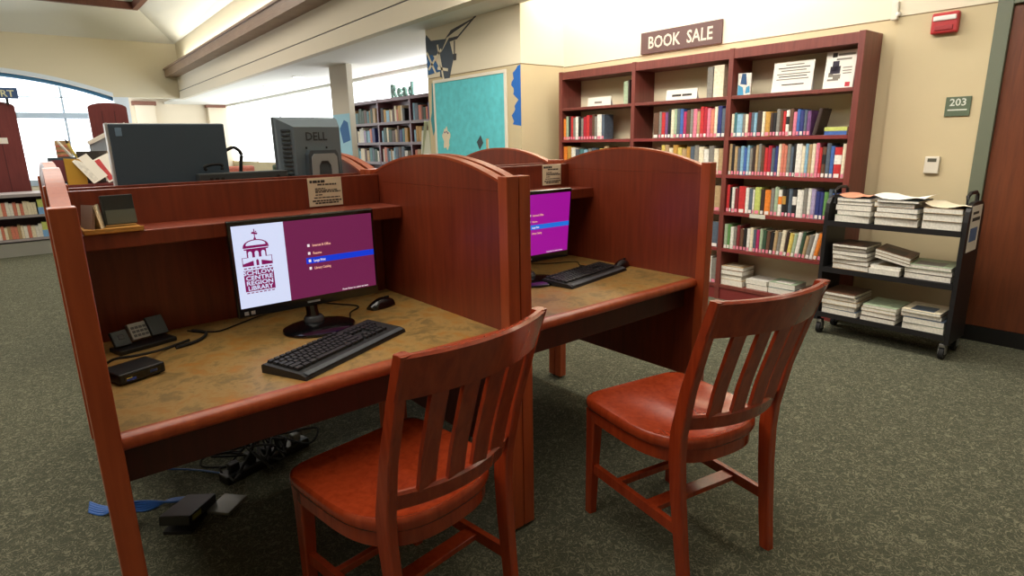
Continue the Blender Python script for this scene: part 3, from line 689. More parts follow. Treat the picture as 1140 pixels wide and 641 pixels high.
# ------------------------------------------------------------------ monitors showing the menu
def em(name, col, s=1.0):
    return mat(name, (col[0]*.15, col[1]*.15, col[2]*.15, 1), .35, emit=col, es=s)
S_MAR = em('screen_maroon', rgb(112, 34, 78), .9); S_WHT = em('screen_white', rgb(214, 222, 250), .95); S_BLU = em('screen_blue', rgb(16, 56, 204), 1)
S_TXT = em('screen_text', rgb(236, 224, 226), 1); S_LOGO = em('screen_logo', rgb(128, 8, 86), .9); S_ORG = em('screen_text_warm', rgb(236, 176, 150), 1)
S_MAG = em('screen_magenta', rgb(150, 14, 142), 1.05); S_BLU2 = em('screen_blue_light', rgb(30, 110, 214), 1)
def monitor(label, loc, rz, maroon, blue, tilt=0.0):
    m = thing('monitor', label, 'monitor', loc, rz, 'widescreen monitors on the carrel desks')
    yb = .03
    R = Matrix.Translation((0, yb, .23)) @ Matrix.Rotation(tilt, 4, 'X') @ Matrix.Translation((0, -yb, -.23))
    def mb():
        q = MB(); q.M = R; return q
    hd = mb().box(-.2435, .2435, yb, yb+.022, .073, .378, .004).box(-.19, .19, yb+.02, yb+.04, .10, .33, .012).obj('housing', GLOSS, m)
    x0, x1, z0, z1 = -.233, .233, .105, .363
    xs = -.075
    q = mb(); q.flat = True
    e_ = yb-.0012
    def quad(a, b, c_, d_, mi, y=e_): q.poly([(a, y, c_), (b, y, c_), (b, y, d_), (a, y, d_)], mi)
    quad(x0, xs, z0, z1, 1); quad(xs, x1, z0, z1, 0)
    e2 = e_-.0006
    quad(-.012, x1, .2165, .2365, 2, e2)
    e3 = e_-.0012
    for zt, s_, mi in ((.2725, 'Internet & Office', 4), (.2465, 'Resume', 4), (.2215, 'Large Print', 3), (.1965, 'Library Catalog', 4)):
        q.text(s_, .0115, lambda u, v, zt=zt: (.013+u*.8, e3, zt+v), off=.0003, mi=mi)
        quad(-.004, .004, zt, zt+.009, 3, e3)
    q.text('Press Enter to select an item', .0075, lambda u, v: (.105+u*1.1, e3, .109+v), off=.0002, mi=3)
    # tower emblem: finial, domed roof, drum with arches, gabled sides, block of words
    def pg(pts, mi, y=e2): q.poly([(a-.1665, y, b) for a, b in pts], mi)
    pg([(-.0014, .318), (.0014, .318), (.0014, .350), (-.0014, .350)], 5)
    pg([(-.010, .336), (.008, .332), (.010, .337), (-.006, .342)], 5); pg([(.002, .342), (.006, .339), (.007, .344)], 5)
    pg([(-.004, .318), (.004, .318), (.003, .323), (-.003, .323)], 5)
    dome = [(-.040, .292)] + [(.040*math.cos(PI-PI*k/10)*.98, .296+.022*math.sin(PI*k/10)) for k in range(11)] + [(.040, .292)]
    pg(dome, 5)
    dome2 = [(-.030, .300)] + [(.030*math.cos(PI-PI*k/8), .302+.013*math.sin(PI*k/8)) for k in range(9)] + [(.030, .300)]
    pg(dome2, 1, e3)
    pg([(-.036, .286), (.036, .286), (.038, .290), (-.038, .290)], 5)
    pg([(-.030, .262), (.030, .262), (.030, .286), (-.030, .286)], 5)
    for a in (-.020, 0, .020):
        pg([(a-.006, .262), (a+.006, .262), (a+.006, .276)] + [(a+.006*math.cos(PI*k/6), .276+.006*math.sin(PI*k/6)) for k in range(1, 6)] + [(a-.006, .276)], 1, e3)
    for k in (-1, 1):
        pg([(k*.046, .236), (k*.046, .264), (k*.044, .264), (k*.044, .236)][::k], 5)
        pg([(k*.044, .236), (k*.012, .236), (k*.012, .252), (k*.044, .244)][::k], 5)
    pg([(-.046, .262), (.046, .262), (.046, .2635), (-.046, .2635)], 5)
    pg([(-.004, .236), (.004, .236), (.004, .252), (0, .256), (-.004, .252)], 5)
    for a in range(7): pg([(-.043+a*.0128, .2275), (-.0345+a*.0128, .2275), (-.0345+a*.0128, .2310), (-.043+a*.0128, .2310)], 5)
    pg([(-.046, .156), (.046, .156), (.046, .223), (-.046, .223)], 5)
    for i, w_ in enumerate(('SCHLOW', 'CENTRE', 'REGION', 'LIBRARY')):
        q.text(w_, .0185, lambda u, v, i=i: (-.1665+u*(1.22 if i < 3 else 1.1), e3, .2085-i*.0163+v), off=.0005, mi=1, align='CENTER')
    for a in range(7): pg([(-.043+a*.0128, .1495), (-.0345+a*.0128, .1495), (-.0345+a*.0128, .1525), (-.043+a*.0128, .1525)], 5)
    scr = q.obj('screen', [maroon, S_WHT, blue, S_TXT, S_ORG, S_LOGO], m)
    bz = mb(); bz.flat = True
    bz.poly([(-.022, yb-.0012, .085), (.022, yb-.0012, .085), (.022, yb-.0012, .092), (-.022, yb-.0012, .092)])
    for a in (-.225, -.205): bz.poly([(a, yb-.0012, .082), (a+.013, yb-.0012, .082), (a+.013, yb-.0012, .094), (a, yb-.0012, .094)])
    bz.obj('badge', mat('badge_grey', rgb(150, 156, 164), .4), m)
    MB().tube([(0, .05, .012), (0, .055, .05), (0, .068, .10), (0, .075, .15)], [.028, .02, .02, .02], 12).obj('neck', GLOSS, m, True)
    bs = MB().lathe((0, .0, 0), [(.118, 0.0), (.121, .004), (.119, .009), (.105, .014), (.04, .019), (.0, .02)][:-1], 40, sy=.86).obj('base', GLOSS, m, True)
    MB().lathe((0, .045, .016), [(.034, 0), (.034, .012), (.028, .02)], 20).obj('collar', mat('collar_grey', rgb(70, 72, 76), .25), bs, True)
    return m
monitor('widescreen monitor with tower logo and maroon menu on the nearest desk', (.6415, .50, .7405), 0, S_MAR, S_BLU).scale = (1.01, 1, 1.02)
monitor('widescreen monitor with magenta menu on the second carrel desk', (1.618, .49, .7405), -.03, S_MAG, S_BLU2, .09).scale = (1, 1, 1.05)

# ------------------------------------------------------------------ keyboards and mice
def keyboard(label, loc, rz):
    k = thing('keyboard', label, 'keyboard', loc, rz, 'black keyboards on the carrel desks')
    W2, D2 = .2275, .0805
    pr = [(-D2, 0), (-D2+.004, .010), (-D2+.022, .016), (D2-.006, .026), (D2, .022), (D2, 0)]
    MB().prism(pr, 'x', -W2, W2).obj('case', KEYM, k)
    MB().prism([(-D2+.003, .0125), (-D2+.018, .0172), (-D2+.0175, .0182), (-D2+.002, .0135)], 'x', -W2+.01, W2-.01).obj('front_strip', mat('kb_strip', rgb(78, 84, 90), .3), k)
    kb = {}
    def key(x, y, w, d=.0155):
        kk = (round(w, 4), round(d, 4))
        z = .0165 + (y+D2)*.062
        if kk not in kb:
            m_ = MB(); m_.loft([[(-w/2, -d/2, 0), (w/2, -d/2, 0), (w/2, d/2, 0), (-w/2, d/2, 0)], [(-w/2+.0015, -d/2+.0012, .0065), (w/2-.0015, -d/2+.0012, .0065), (w/2-.0015, d/2-.002, .0075), (-w/2+.0015, d/2-.002, .0075)]])
            kb[kk] = m_.mesh('keycap', KEYM)
        o = bpy.data.objects.new('keycap', kb[kk]); COL.objects.link(o); o.parent = k; o.location = (x, y, z); o.rotation_euler = (.06, 0, 0)
    P = .019; X0 = -W2+.012
    rows = [(.066, [1]*13, .013), (.044, [1]*13+[1.8], .0155), (.025, [1.5]+[1]*12+[1.3], .0155), (.006, [1.7]+[1]*11+[2.1], .0155), (-.013, [2.2]+[1]*10+[2.6], .0155), (-.032, [1.3, 1.3, 1.3, 6, 1.3, 1.3, 1.3], .0155)]
    for y, ws, d in rows:
        x = X0; tot = sum(ws); sc = 14.8/tot if d > .014 else 1.12
        for w in ws: key(x+w*sc*P/2, y, w*sc*P-.0028, d); x += w*sc*P
    xn = X0+15.2*P
    for y in (.044, .025):
        for i in range(3): key(xn+(i+.5)*P*.95, y, P*.95-.0028)
    for i in range(3): key(xn+(i+.5)*P*.95, -.032, P*.95-.0028)
    key(xn+1.5*P*.95, -.013, P*.95-.0028)
    xp = xn+3.2*P*.95
    for r, y in enumerate((.044, .025, .006, -.013)):
        for i in range(4 if r < 2 else 3): key(xp+(i+.5)*P*.9, y, P*.9-.0028)
    key(xp+P*.9, -.032, P*1.8-.0028); key(xp+2.5*P*.9, -.032, P*.9-.0028)
    return k
keyboard('black keyboard in front of the logo monitor on the nearest desk', (.598, .237, .7403), math.atan2(.195, .416))
keyboard('black keyboard on the second carrel desk', (1.853, .400, .7403), math.atan2(.082, .45))
def mouse(label, loc, rz):
    m = thing('mouse', label, 'computer mouse', loc, rz, 'black mice on the carrel desks')
    rings = []
    for i in range(9):
        t_ = i/8; y = -.055+.11*t_; w_ = .031*math.sin(PI*(.12+.76*t_))**.5; h_ = .006+.032*math.sin(PI*(.1+.72*t_))
        rings.append([(w_*math.cos(a), y, max(0, h_*math.sin(a)) if a <= PI else 0) for a in [PI*k/10 for k in range(11)]])
    MB().loft(rings).obj('body', GLOSS, m, True)
    MB().box(-.003, .003, .02, .04, .031, .0385, .001).obj('wheel', RUBBER, m)
    return m
mouse('black mouse beside the logo monitor on the nearest desk', (.924, .596, .7403), -1.35)
mouse('black mouse right of the keyboard on the second carrel desk', (2.135, .432, .7403), -1.3)
def cable(name, label, pts, r, m, cat='cable', group=None):
    P = [Vector(p) for p in pts]; out = []
    for i in range(len(P)-1):
        p0, p1, p2, p3 = P[max(i-1, 0)], P[i], P[i+1], P[min(i+2, len(P)-1)]
        for k in range(6):
            t_ = k/6
            out.append(.5*((2*p1)+(-p0+p2)*t_+(2*p0-5*p1+4*p2-p3)*t_*t_+(-p0+3*p1-3*p2+p3)*t_**3))
    out.append(P[-1])
    o = MB().tube(out, r, 6).obj(name, m, None, True)
    return tag(o, label, cat, group)
zt = .7435
cable('monitor_cable', 'thin black cable curling behind the logo monitor base', [(.67, .60, zt), (.75, .52, zt), (.80, .60, zt), (.86, .66, zt), (.82, .74, zt), (.77, .82, zt)], .0025, RUBBER)
cable('keyboard_cable', 'thin black cable running along the desk back left of the logo monitor', [(.29, .78, zt), (.36, .70, zt), (.43, .73, zt), (.53, .79, zt), (.63, .82, zt)], .0025, RUBBER)
cable('mouse_cable', 'black mouse cable looping at the back of the second carrel desk', [(2.09, .50, zt), (2.01, .58, zt), (2.06, .67, zt), (1.94, .73, zt), (1.86, .81, zt)], .0025, RUBBER)
# ------------------------------------------------------------------ left end of the nearest desk
o = thing('network_box', 'flat black network box with blue label at the left end of the nearest desk', 'network box', (.084, .432, .7403), .33); o.scale = (.88, .9, .88)
MB().box(-.068, .068, -.055, .055, .004, .036, .004).obj('case', BLACK, o)
MB().box(-.055, .055, -.0565, -.055, .01, .03).obj('front_plate', GLOSS, o)
MB().box(-.05, -.022, -.0575, -.0565, .012, .019).box(-.05, -.034, -.058, -.0575, .019, .022, mi=1).obj('label', [mat('label_blue', rgb(60, 90, 200), .5), mat('label_yellow', rgb(210, 200, 80), .5)], o)
MB().box(.02, .042, -.0575, -.0565, .016, .024).obj('port', mat('port_blue', rgb(40, 60, 110), .3), o)
for sx in (-.05, .05):
    for sy in (-.04, .04): MB().lathe((sx, sy, 0), [(.006, 0), (.006, .005)], 8).obj('foot', RUBBER, o)
o = thing('card_terminal', 'black card terminal with silver keypad at the back of the nearest desk', 'card terminal', (.150, .705, .7403), .3); o.scale = (.78, .8, .66)
MB().box(-.11, .11, -.045, .045, 0, .022, .004).obj('base', BLACK, o)
Rt = Matrix.Rotation(-.5, 4, 'X')
def slab(name, x0, x1, z0, z1, mt, th=.02, dy=0):
    q = MB(); q.M = Matrix.Translation((0, .01+dy, .022)) @ Rt
    q.box(x0, x1, -th, 0, z0, z1, .004); return q.obj(name, mt, o)
GD = mat('terminal_grey', rgb(46, 50, 48), .5)
l_ = slab('reader_block', -.105, -.045, 0, .075, GD); slab('slot', -.085, -.06, .03, .055, BLACK, .022)
slab('keypad', -.038, .03, .012, .092, mat('keypad_silver', rgb(140, 136, 126), .35), .026)
slab('holder', .038, .105, .01, .105, GD)
q = MB(); q.M = Matrix.Translation((0, .01, .022)) @ Rt
for i in range(4):
    for j in range(3): q.box(-.030+i*.015, -.019+i*.015, -.0285, -.026, .024+j*.019, .036+j*.019)
q.obj('key', mat('keypad_key', rgb(70, 68, 64), .5), o)
cable('terminal_cable', 'black cable draped over the network box to the card terminal', [(.02, .56, zt), (.05, .53, .77), (.09, .48, .783), (.14, .54, .765), (.19, .61, .747), (.27, .66, .745)], .004, RUBBER)
cable('terminal_cable', 'black cable coiled right of the card terminal', [(.22, .60, .746), (.29, .63, .746), (.33, .70, .746), (.30, .76, .746)], .005, RUBBER)
# on the carrel shelf
o = thing('wooden_tray', 'flat light wood tray on the shelf of the nearest carrel', 'tray', (.122, .737, 1.1103), .0)
MB().box(-.075, .075, -.08, .08, 0, .009, .002).box(-.075, .075, -.08, -.072, .009, .014).box(-.075, -.069, -.072, .08, .009, .014).obj('tray', W_TRAY, o)
o = thing('display_box', 'dark two tone display box standing on the wooden tray', 'display box', (.152, .742, 1.1203), .06)
q = MB(); q.M = Matrix.Rotation(-.14, 4, 'X'); q.box(-.042, .042, 0, .03, .006, .095, .002).obj('case', mat('box_dark', rgb(34, 38, 36), .5), o)
q = MB(); q.M = Matrix.Rotation(-.14, 4, 'X'); q.box(-.036, .042, -.002, 0, .008, .05).obj('lower_panel', mat('box_grey', rgb(84, 92, 84), .5), o)
for x, r, nm in ((.074, .5, 'left folded brochure standing on the wooden tray by the carrel side'), (.093, -.3, 'right folded brochure standing on the wooden tray beside the display box')):
    o = thing('brochure', nm, 'brochure', (x, .742, 1.1200), r)
    MB().prism([(-.012, 0), (-.011, 0), (.001, .07), (0, .07)], 'y', -.03, .03).obj('cover', mat('brochure_grey', rgb(150, 132, 118), .7), o)
    MB().prism([(.001, .07), (.0, .07), (.011, 0), (.012, 0)], 'y', -.03, .03).obj('back_cover', PAPERW, o)

# ------------------------------------------------------------------ under the desk
zf = .006
for i in range(5):
    j = i*.009
    cable('network_cable', 'blue network cable, %s from the wall side of the bundle under the nearest desk' % ordinal(4-i), [(-.06-j*.3, 1.24-j*2, zf), (-.03, 1.18-j*2, zf), (.03, 1.10-j, zf+.01*i), (.10, 1.03+j*.8, zf+.006*i), (.18, 1.03-j*.5, zf+.01), (.23, 1.0-j*.5, .02)], .0045, BLUEW, group='blue network cables under the desk')
cable('network_cable', 'single blue cable arching behind the bundle under the nearest desk', [(.02, 1.26, zf), (.15, 1.30, .03), (.30, 1.24, zf), (.42, 1.08, zf)], .004, BLUEW)
cable('network_cable', 'blue cable lying farther back toward the power strip', [(.32, 1.36, zf), (.42, 1.38, zf), (.52, 1.32, zf)], .004, BLUEW)
o = thing('power_adapter', 'black tilted adapter box on the carpet by the blue cables', 'power adapter', (.215, .865, .0), .9)
q = MB(); q.M = Matrix.Translation((0, 0, .03)) @ Matrix.Rotation(.18, 4, 'Y'); q.box(-.10, .10, -.055, .055, -.006, .03, .004).obj('case', BLACK, o)
q = MB(); q.M = Matrix.Translation((0, 0, .03)) @ Matrix.Rotation(.18, 4, 'Y'); q.box(-.08, -.02, -.0565, -.055, .004, .022).obj('label', mat('adapter_label', rgb(150, 156, 70), .5), o)
MB().box(-.09, .09, -.05, .05, 0, .012).obj('foot', RUBBER, o)
o = thing('paper_packet', 'grey clear packet lying beside the tilted adapter box', 'packet', (.345, .865, .0), .7)
MB().box(-.06, .06, -.05, .05, 0, .012, .003).obj('wrap', mat('packet_grey', rgb(110, 112, 106), .3), o)
o = thing('power_strip', 'black power strip full of plugs on the carpet under the nearest desk', 'power strip', (.57, 1.09, .0), .28)
MB().box(-.20, .20, -.035, .035, 0, .04, .006).obj('strip', BLACK, o)
for i in range(5):
    x = -.15+i*.075
    MB().box(x-.02, x+.02, -.018, .018, .04, .075+.012*(i % 2), .005).obj('plug', [BLACK, mat('plug_grey', rgb(150, 152, 150), .4)][i == 4], o)
MB().box(.17, .22, -.03, .03, .06, .10, .006).obj('charger', mat('plug_grey', rgb(150, 152, 150), .4), o)
for i in range(6):
    a = i*.05; rr = random.Random(i+3)
    pts = [(.40+a*.9, 1.02+.02*i, .012)]
    for k in range(7): pts.append((.42+a*.9+rr.uniform(-.09, .12), 1.06+rr.uniform(-.14, .16), .012+.013*i+rr.uniform(0, .10)))
    pts += [(.50+a*.8, 1.24, .02+.01*i), (.52+a*.7, 1.30, .006+.012*i)]
    cable('cord', 'black cord, %s from the left in the tangle around the power strip' % ordinal(i), pts, .0045, RUBBER, group='black cords under the desk')

# ------------------------------------------------------------------ chairs
def make_chair(label):
    c = thing('library_chair', label, 'chair', (0, 0, 0), 0, 'wooden chairs at the carrels')
    # back posts: one continuous curve from foot to crest
    prof = [(0, -.262, .034, .036), (.12, -.246, .037, .038), (.30, -.226, .042, .040), (.42, -.218, .046, .044), (.50, -.222, .045, .042), (.65, -.255, .038, .034), (.80, -.302, .034, .030), (.925, -.345, .030, .024)]
    def py(z):
        for (z0, y0, *_), (z1, y1, *_) in zip(prof, prof[1:]):
            if z <= z1: return y0+(y1-y0)*(z-z0)/(z1-z0)
        return prof[-1][1]
    def px(z): return .188 + .026*z/.925
    def smoothprof():
        out = []
        for i in range(len(prof)-1):
            for k in range(3):
                t_ = k/3
                out.append(tuple(a+(b-a)*t_ for a, b in zip(prof[i], prof[i+1])))
        return out+[prof[-1]]
    def rrect(cx, cy, z, wx, wy, b=.004):
        hx, hy = wx/2, wy/2
        return [(cx-hx+b, cy-hy, z), (cx+hx-b, cy-hy, z), (cx+hx, cy-hy+b, z), (cx+hx, cy+hy-b, z), (cx+hx-b, cy+hy, z), (cx-hx+b, cy+hy, z), (cx-hx, cy+hy-b, z), (cx-hx, cy-hy+b, z)]
    for s in (-1, 1):
        MB().loft([rrect(s*px(z), y, z, .030, wy*1.12) for z, y, wy, _ in smoothprof()]).obj('back_post', W_CHAIR, c, True)
        MB().loft([rrect(s*.198, .205, 0, .032, .032), rrect(s*.196, .200, .2, .038, .038), rrect(s*.194, .195, .36, .044, .044), rrect(s*.194, .195, .412, .046, .046)]).obj('front_leg', W_CHAIR, c, True)
        y0, y1 = .185, -.232
        MB().loft([[(s*.196-.009, y0, .165), (s*.196+.009, y0, .165), (s*.196+.009, y0, .20), (s*.196-.009, y0, .20)], [(s*.192-.009, y1, .165), (s*.192+.009, y1, .165), (s*.192+.009, y1, .20), (s*.192-.009, y1, .20)]]).obj('side_stretcher', W_CHAIR, c)
    MB().box(-.185, .185, .06, .082, .170, .192, .002).obj('cross_stretcher', W_CHAIR, c)
    MB().box(-.185, .185, -.115, -.065, .172, .190, .002).obj('cross_stretcher', W_CHAIR, c)
    # seat outline
    def outline(k=1.0, n=64):
        pts = []
        for i in range(n):
            a = 2*PI*i/n; ca_, sa_ = math.cos(a), math.sin(a)
            e = 9 if sa_ > 0 else 2.7
            x = .234*math.copysign(abs(ca_)**(2/e), ca_); y = .238*math.copysign(abs(sa_)**(2/e), sa_)
            x *= 1-.05*max(0, -y/.238)
            pts.append((x*k, (y-.004)*k))
        return pts
    base = outline()
    rings = []
    def dip(x, y): 
        d_ = .016*math.exp(-((abs(x)-.10)/.085)**2)*math.exp(-((y+.06)/.15)**2) + .004*(1-min(1, (abs(x)/.2)**2))
        return d_
    spec = [(.955, .418), (.985, .422), (1.0, .431), (1.0, .444), (.992, .453), (.97, .459), (.93, .4605), (.85, .4605), (.75, .4605), (.62, .4605), (.48, .4605), (.33, .4605), (.18, .4605), (.05, .4605)]
    for k, z in spec:
        rings.append([(x*k, y*k, z-(dip(x*k, y*k)*(1 if k < .94 else 0) if z > .46 else 0)) for x, y in base])
    MB().loft(rings).obj('seat', W_CHAIR, c, True)
    ap = MB(); o1 = [(x*.95, y*.95) for x, y in base]; o2 = [(x*.90, y*.90) for x, y in base]
    ap.loft([[(x, y, .418) for x, y in o1], [(x, y, .376) for x, y in o1], [(x, y, .376) for x, y in o2], [(x, y, .418) for x, y in o2]], caps=False)
    ap.obj('seat_apron', W_CHAIR, c, True)
    def bow(x, X): return .052*(1-(x/X)**2)
    def rail(z0, z1, th, name, xo=0.0, crown=0.0):
        rs = []
        n = 16; X = px(z1)+xo
        for i in range(n+1):
            x = -X+2*X*i/n; bo = bow(x, X); zc = z1+crown*(1-(x/X)**2)
            ya, yb = py(z0)-bo, py(z1)-bo
            rs.append([(x, ya+th/2, z0), (x, yb+th/2-.0005, zc-.006), (x, yb+th/2-.007, zc), (x, yb-th/2+.007, zc), (x, yb-th/2+.0005, zc-.006), (x, ya-th/2, z0)])
        return MB().loft(rs).obj(name, W_CHAIR, c, True)
    rail(.820, .926, .026, 'crest_rail', .014, .0)
    rail(.515, .562, .022, 'lower_rail', -.006)
    for k in range(4):
        x = (-.117, -.039, .039, .117)[k]; rs = []
        for i in range(7):
            z = .550+(.826-.550)*i/6; X = px(z); y = py(z)-bow(x, X); w_ = .0255
            xx = x*(1+.06*i/6)
            rs.append([(xx-w_, y-.006, z), (xx+w_, y-.006, z), (xx+w_, y+.006, z), (xx-w_, y+.006, z)])
        MB().loft(rs).obj('slat', W_CHAIR, c, True)
    return c
ch = make_chair('cherry wood slat back chair pulled up to the nearest carrel')
ch.location = (.621, -.042, 0); ch.rotation_euler = (0, 0, math.radians(8)); ch.scale = (1, 1, 1.015)
c2_ = tree_copy(ch); c2_['label'] = 'cherry wood slat back chair standing turned away before the second carrel'
c2_.location = (1.532, -.323, 0); c2_.rotation_euler = (0, 0, math.radians(-10.6))

# ------------------------------------------------------------------ monitors on the rear carrels, seen from behind
zs = 1.1105
m = thing('monitor', 'dark flat monitor seen from behind at left on the rear carrel', 'monitor', (.392, 1.105, zs), .0); m.scale = (1, 1, 1.035)
MB().box(-.19, .186, .0, .035, .03, .313, .004).obj('back_shell', SLATE, m)
MB().box(-.198, -.188, .008, .05, .026, .316, .003).box(-.19, .19, .035, .05, .026, .316, .003).obj('bezel', SILVER, m)
MB().box(-.172, -.152, -.0015, 0, .272, .30, .001).obj('badge', mat('badge_blue', rgb(120, 150, 176), .4), m)
MB().box(-.03, .03, .005, .03, .006, .04).obj('neck', BLACK, m)
MB().box(-.10, .10, -.05, .07, 0, .008, .002).obj('base', BLACK, m)
m = thing('monitor', 'grey ventilated monitor lettered DELL on its back, right on the rear carrel', 'monitor', (.922, 1.115, zs), math.radians(9))
MB().box(-.146, .146, .035, .055, .05, .345, .004).obj('bezel', GREYD, m)
b = MB(); b.loft([[(-.144, .035, .055), (.144, .035, .055), (.144, .035, .343), (-.144, .035, .343)], [(-.142, .02, .06), (.142, .02, .06), (.142, .02, .338), (-.142, .02, .338)], [(-.09, -.02, .07), (.125, -.02, .07), (.125, -.02, .305), (-.09, -.02, .305)]])
b.obj('back_shell', GREYP, m)
v_ = MB()
for i in range(13): 
    z = .085+i*.017
    v_.box(-.134, -.098, -.006, .004, z, z+.007, R=Matrix.Rotation(-.66, 4, 'Z'))
v_.obj('vent', GREYD, m)
tm = MB(); tm.flat = True; tm.text('DELL', .046, lambda u, v: (.01+u, -.0212, .252+v), off=.001, align='CENTER')
tm.obj('lettering', mat('dell_dark', rgb(44, 48, 52), .5), m)
for x in (-.04, .055): MB().lathe((x, -.021, .222), [(.004, -.004), (.004, .004)], 8).obj('screw', BLACK, m)
b = MB(); b.prism([(-.055, .0), (.095, .0), (.09, .195), (.08, .212), (-.04, .212), (-.05, .195)], 'y', -.05, -.021)
b.obj('stand', GREYD, m); m.scale = (1, 1, 1.02)
b = MB(); b.prism([(-.045, .01), (-.016, .01), (-.008, .15), (.004, .168), (.036, .168), (.048, .15), (.056, .01), (.086, .01), (.08, .185), (.068, .198), (-.026, .198), (-.038, .185)], 'y', -.056, -.05)
b.obj('stand_plate', mat('stand_silver', rgb(150, 156, 158), .4), m)
MB().box(-.09, .11, -.055, .06, 0, .012, .004).obj('base', GREYD, m)
o = thing('docking_bar', 'low dark grey device box lying between the two rear monitors', 'device', (.62, 1.082, zs))
MB().box(-.165, .165, -.03, .03, 0, .142, .004).obj('case', mat('dock_grey', rgb(58, 64, 66), .6), o)
for x in (-.13, -.11, -.09, .12): MB().box(x, x+.012, -.0315, -.03, .10, .125).obj('port', BLACK, o)
cable('monitor_cable', 'black cable loop on top of the low device box', [(.49, 1.082, 1.262), (.485, 1.082, 1.276), (.51, 1.082, 1.284), (.545, 1.082, 1.282), (.545, 1.082, 1.262)], .006, RUBBER)
cable('monitor_cable', 'black cable looping out at the right edge of the left rear monitor', [(.58, 1.165, 1.33), (.62, 1.165, 1.345), (.645, 1.165, 1.32), (.64, 1.165, 1.28), (.62, 1.165, 1.12)], .007, RUBBER)

# ================================================================== left background
# low bookshelf with two rows of pale books
sb = thingL('low_bookshelf', 'long low dark bookshelf in the far left with pale books', 'bookshelf', (0, 8.6, 0))
DK = mat('low_shelf_dark', rgb(58, 34, 46), .6); LE = mat('low_shelf_edge', rgb(158, 150, 152), .6)
MB().box(-1.6, .75, 0, .6, .76, .80).obj('top_panel', LE, sb)
MB().box(-1.6, .75, .28, .32, .08, .76).obj('back_panel', DK, sb)
for z in (.52, .22): MB().box(-1.6, .75, .02, .28, z-.025, z).box(-1.6, .75, 0, .02, z-.025, z+.005, mi=1).obj('shelf', [DK, LE], sb)
MB().box(-1.6, .75, .02, .1, .0, .175).obj('kick_board', mat('low_shelf_base', rgb(150, 150, 142), .7), sb)
for x in (-1.62, -.62, .75): MB().box(x, x+.03, 0, .32, 0, .76).obj('upright', DK, sb)
for ri, z in enumerate((.52, .22)):
    x = -.45 if ri == 0 else -.52; k = 0
    while x < .12 and k < 22:
        w_ = random.uniform(.03, .045); c = random.choice(['cream', 'tan', 'cream', 'salmon', 'tan', 'white'])
        o = MB().box(-w_*.47, w_*.47, 0, .15, 0, random.uniform(.145, .18)).obj('book', bookmat(c)); o.location = l2w(x+w_/2, 8.63, z+.006); o.rotation_euler = (0, 0, -A)
        tag(o, '%s paperback, %s from left on the %s shelf of the low bookshelf' % (c, ordinal(k), ('upper', 'lower')[ri]), 'book', 'pale paperbacks in the low bookshelf'); x += w_; k += 1
    for k, (dx, c, w_) in enumerate(((.14, 'lime', .11), (.27, 'white', .12), (.42, 'light blue', .12))):
        o = MB().box(-w_*.47, w_*.47, 0, .16, .03, .19).box(-w_*.5, w_*.5, -.01, .17, 0, .09, mi=1).obj('book_bin', [bookmat(c), mat('bin_blue', rgb(120, 166, 214), .5)])
        o.location = l2w(dx+w_/2, 8.63, z+.006); o.rotation_euler = (0, 0, -A)
        tag(o, 'blue bin holding %s booklets, %s bin on the %s low shelf' % (c, ordinal(k), ('upper', 'lower')[ri]), 'bin', 'blue bins on the low bookshelf')
# two tall shelves with arched red-brown end panels
def tall(x0, x1, label, y=9.6):
    o = thingL('tall_bookshelf', label, 'bookshelf', ((x0+x1)/2, y, 0)); w_ = x1-x0; h_ = 1.94
    pts = [(-w_/2, 0), (w_/2, 0), (w_/2, h_)] + [(w_/2*math.cos(PI*k/10), h_+.07*math.sin(PI*k/10)) for k in range(1, 10)] + [(-w_/2, h_)]
    MB().prism(pts, 'y', 0, .04).obj('end_panel', W_ENDP, o)
    for x in (-w_*.16, w_*.16): MB().box(x-.006, x+.006, -.004, 0, .3, h_-.05).obj('groove', mat('panel_groove', rgb(84, 26, 28), .6), o)
    for z in (.3, .7, 1.1, 1.5): MB().box(-w_/2, w_/2, .04, 1.6, z-.03, z).obj('shelf', W_ENDP, o)
    MB().box(-.02, .02, .04, 1.6, 0, h_-.05).obj('back_panel', W_ENDP, o)
    return o
# measured at 9.6 m these panels stand a little farther than the low shelf
a1 = tall(-.5, .14, 'tall bookshelf with reddish end panel at the far left edge')
a2 = tall(.976, 1.47, 'tall bookshelf with arched reddish end panel left of the dark rear monitor')
MB().box(-.06, .06, -.006, 0, 1.38, 1.46).obj('card', PAPER, a1).location = (.11, 0, .06)
MB().box(-.06, .06, -.006, 0, 1.28, 1.46).obj('card', PAPER, a2)
o = thingL('hanging_sign', 'dark blue sign with pale letters above the far left bookshelf', 'sign', (-.18, 9.55, 2.105))
MB().box(-.42, .385, -.02, .02, -.068, .075).obj('plate', mat('sign_navy', rgb(56, 84, 128), .5), o)
tm = MB(); tm.flat = True; tm.text('COURT', .125, lambda u, v: (.345+u*1.0, -.022, -.045+v), off=.002, align='RIGHT'); tm.obj('lettering', mat('sign_pale', rgb(206, 206, 170), .6), o)
MB().box(-.3, -.27, -.01, .01, -.15, -.068).obj('bracket', BLACK, o)
MB().box(.24, .27, -.01, .01, -.15, -.068).obj('bracket', BLACK, o)
